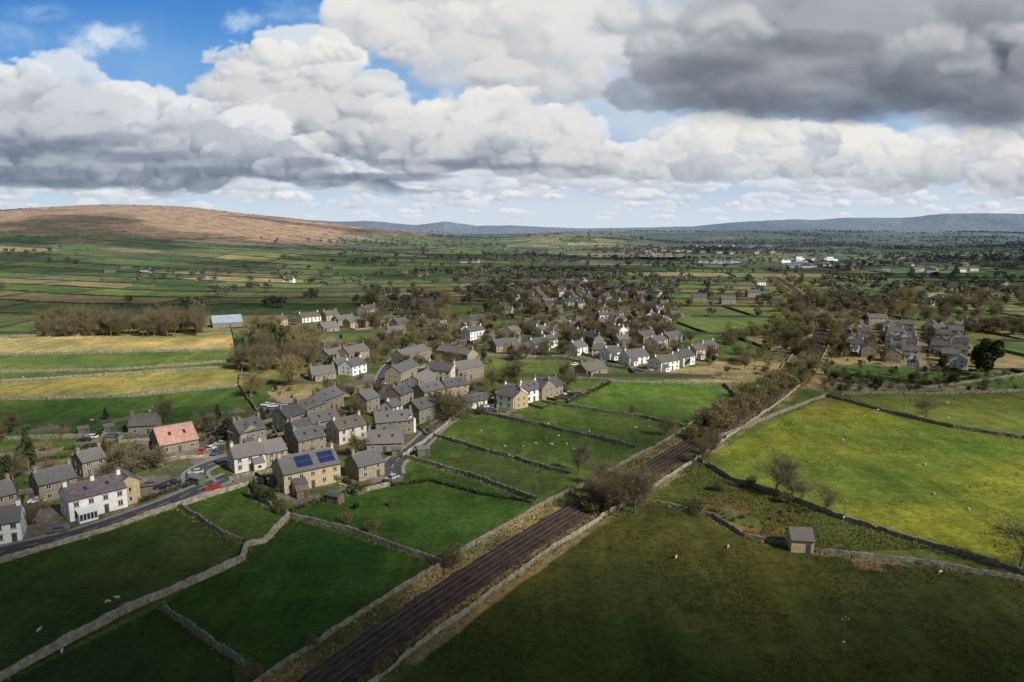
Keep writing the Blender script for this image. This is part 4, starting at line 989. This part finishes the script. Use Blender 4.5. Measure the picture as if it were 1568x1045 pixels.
C3B=[(-400,296),(0,294),(300,290),(500,287),(700,289),(860,286)]
shade_cloud(C3T,C3B,96,26,20,(210,215,222),(108,120,138),331,t0=.2,t1=.68)
bank(C3T,C3B,-80,520,4,66,(234,235,236),(168,176,188),(104,117,136),332,density=.66)
for (x,y,rx,ry) in ((120,266,210,16),(330,262,170,14),(40,232,120,18),(480,248,120,12),(640,252,130,11),(250,240,120,14),(560,272,150,8),(60,282,160,8),(150,215,110,14),(820,255,110,8)):
    sl=window(x-rx*1.6,x+rx*1.6,y-ry*3,y+ry*3); qx,qy=QX[sl],QY[sl]; n=fbm(qx/90,qy/22,5,int(x))
    e=1-((qx-x)/rx)**2-((qy-y)/ry)**2+(n-.5)*2.4; comp(sl,sst(e,0,1.4)*.6,np.array((106,119,140)))
C4T=[(950,150),(1000,85),(1060,50),(1150,10),(1300,-60),(1600,-100),(1900,-100)]; C4B=[(950,165),(1030,186),(1200,190),(1400,198),(1568,208),(1900,214)]
shade_cloud(C4T,C4B,170,50,60,(170,175,182),(94,101,114),341,t0=.0,t1=.85)
bank(C4T,C4B,1010,1700,3,130,(196,198,201),(142,148,158),(96,103,115),342,density=.75,alpha=.7)
for (x,y,rx,ry) in ((1180,160,210,30),(1420,165,230,34),(1330,120,210,34),(1560,180,170,22),(1100,110,100,32),(1250,70,160,24)):
    sl=window(x-rx*1.6,x+rx*1.6,y-ry*3,y+ry*3); qx,qy=QX[sl],QY[sl]; n=fbm(qx/130,qy/46,5,int(x)+9)
    e=1-((qx-x)/rx)**2-((qy-y)/ry)**2+(n-.5)*2.4; comp(sl,sst(e,0,1.7)*.6,np.array((92,99,111)))
for (x,y,rx,al) in ((1450,70,80,.6),(1530,50,70,.6),(1120,50,80,.6),(960,40,90,.75),(1500,110,60,.4),(1010,70,60,.6)):
    head(x,y,rx,rx*.5,(220,219,217),(150,156,165),int(x),al,edge=1.0)
def wisp(cx,cy,rx,ry,seed,al):
    sl=window(cx-rx*3,cx+rx*3,cy-ry*3,cy+ry*3); qx,qy=QX[sl],QY[sl]
    w=fbm(qx/rx*1.3,qy/ry*.9,6,seed,.6)*np.exp(-((qx-cx)/rx)**2-((qy-cy)/ry)**2); comp(sl,sst(w,.18,.62)*al,np.array((228,234,241)))
wisp(165,62,80,40,351,.9); wisp(372,32,40,24,357,.6); wisp(60,20,60,20,359,.3); wisp(450,20,90,30,361,.35); wisp(20,60,60,30,362,.3)
haze=sst(QY,292,352)*.55; comp(ALL,haze,np.array((214,224,234)))
IL=lin(np.clip(IMG,0,255))
RD_=15800.; V=np.stack([dx*RD_,dy*RD_,dz*RD_+CAMH],-1).reshape(-1,3)
ne,nz=len(el),len(az); a=(np.arange(ne-1)[:,None]*nz+np.arange(nz-1)[None,:]); F=np.stack([a,a+1,a+nz+1,a+nz],-1).reshape(-1,4)
sm=bpy.data.materials.new('cloudy_sky'); sm.use_nodes=True; nt=sm.node_tree; nt.nodes.clear()
at=nt.nodes.new('ShaderNodeAttribute'); at.attribute_name='Col'; em=nt.nodes.new('ShaderNodeEmission'); ou=nt.nodes.new('ShaderNodeOutputMaterial')
nt.links.new(at.outputs['Color'],em.inputs['Color']); nt.links.new(em.outputs[0],ou.inputs['Surface'])
try: sm.cycles.emission_sampling='NONE'
except Exception as e: print(e)
obj('sky',np_mesh('sky',V,F,[sm],colr=IL.reshape(-1,3),smooth=True))
# ---------------------------------------------------------------- sun, world, added unseen cloud
SE=math.radians(38); SA=math.radians(130)
sd=np.array([math.sin(SA)*math.cos(SE),math.cos(SA)*math.cos(SE),math.sin(SE)])
sl=bpy.data.lights.new('sun','SUN'); sl.energy=5.0; sl.angle=math.radians(.53); sl.color=(1,.95,.86)
so=bpy.data.objects.new('sun',sl); so.rotation_euler=Vector(sd).to_track_quat('Z','Y').to_euler(); so.location=(300,-300,400); link(so)
w_=bpy.data.worlds.new('World'); scene.world=w_; w_.use_nodes=True; nt=w_.node_tree
sk=nt.nodes.new('ShaderNodeTexSky'); sk.sky_type='NISHITA'; sk.sun_disc=False; sk.sun_elevation=SE; sk.sun_rotation=SA
nt.links.new(sk.outputs[0],nt.nodes['Background'].inputs['Color']); nt.nodes['Background'].inputs['Strength'].default_value=.06
gx=np.arange(-2600,2600,22.); gy=np.arange(-200,2700,12.); GX,GY=np.meshgrid(gx,gy)
n=fbm(GX/340,GY/240,4,401); n2=fbm(GX/60,GY/60,4,403)
Sh=.97*(1-sst(GY+(n2-.5)*60+np.clip(GX,-110,45)*.22,98,184))  # Sh: wanted shadow strength on the ground, sets the sheet's opacity
Shm=sst(n,.49,.58)*.75*sst(GY,640,820)*(.7+.3*sst(GX,-200,200)); Sh=np.maximum(Sh,Shm)
q=P(300,464); Sh=np.maximum(Sh,.80*np.exp(-((GX-q[0])/420)**2-((GY-q[1])/100)**2))
q=P(200,640); Sh=np.maximum(Sh,.60*np.exp(-((GX-q[0])/110)**2-((GY-q[1])/26)**2))
Sh=np.maximum(Sh,.68*sst(n2,.28,.5)*sst(GY,150,180)*(1-sst(GY,235,285))*sst(GX,-50,-20)*(1-sst(GX,70,95)))
q=P(1450,600); Sh=np.maximum(Sh,.60*sst(n2,.33,.55)*np.exp(-((GX-q[0])/170)**2-((GY-q[1])/50)**2))
q=P(1370,530); Sh=np.maximum(Sh,.45*np.exp(-((GX-q[0])/150)**2-((GY-q[1])/60)**2))
CZ=900.; off=sd/sd[2]*CZ
V=np.c_[(GX+off[0]).ravel(),(GY+off[1]).ravel(),(CZ+(n2-.5)*40).ravel()]
nyy,nxx=GX.shape; a=(np.arange(nyy-1)[:,None]*nxx+np.arange(nxx-1)[None,:]); F=np.stack([a,a+1,a+nxx+1,a+nxx],-1).reshape(-1,4)
F=F[Sh.ravel()[F].max(1)>.02]
cm=bpy.data.materials.new('shadow_sheet'); cm.use_nodes=True; nt=cm.node_tree; nt.nodes.clear()
at=nt.nodes.new('ShaderNodeAttribute'); at.attribute_name='Col'; df=nt.nodes.new('ShaderNodeBsdfDiffuse'); df.inputs[0].default_value=(.8,.8,.8,1); tr=nt.nodes.new('ShaderNodeBsdfTransparent'); mx=nt.nodes.new('ShaderNodeMixShader'); ou=nt.nodes.new('ShaderNodeOutputMaterial')
nt.links.new(at.outputs['Fac'],mx.inputs[0]); nt.links.new(tr.outputs[0],mx.inputs[1]); nt.links.new(df.outputs[0],mx.inputs[2]); nt.links.new(mx.outputs[0],ou.inputs[0])
obj('shade_cloud',np_mesh('shade_cloud',V,F,[cm],colr=np.repeat(Sh.ravel()[:,None],3,1),smooth=True))  # out-of-view sheet added to cast the shadow pattern on the ground
# ---------------------------------------------------------------- camera
cam=bpy.data.cameras.new('camera'); co=bpy.data.objects.new('camera',cam); link(co)
cam.sensor_width=36; cam.lens=36*FP/1568; cam.clip_start=1; cam.clip_end=40000
co.location=(0,0,CAMH); co.rotation_euler=(math.pi/2-PITCH,0,0); scene.camera=co
scene.view_settings.view_transform='Standard'; scene.view_settings.look='None'; scene.view_settings.exposure=0
print('done',len(bpy.data.objects),time.time()-T0)
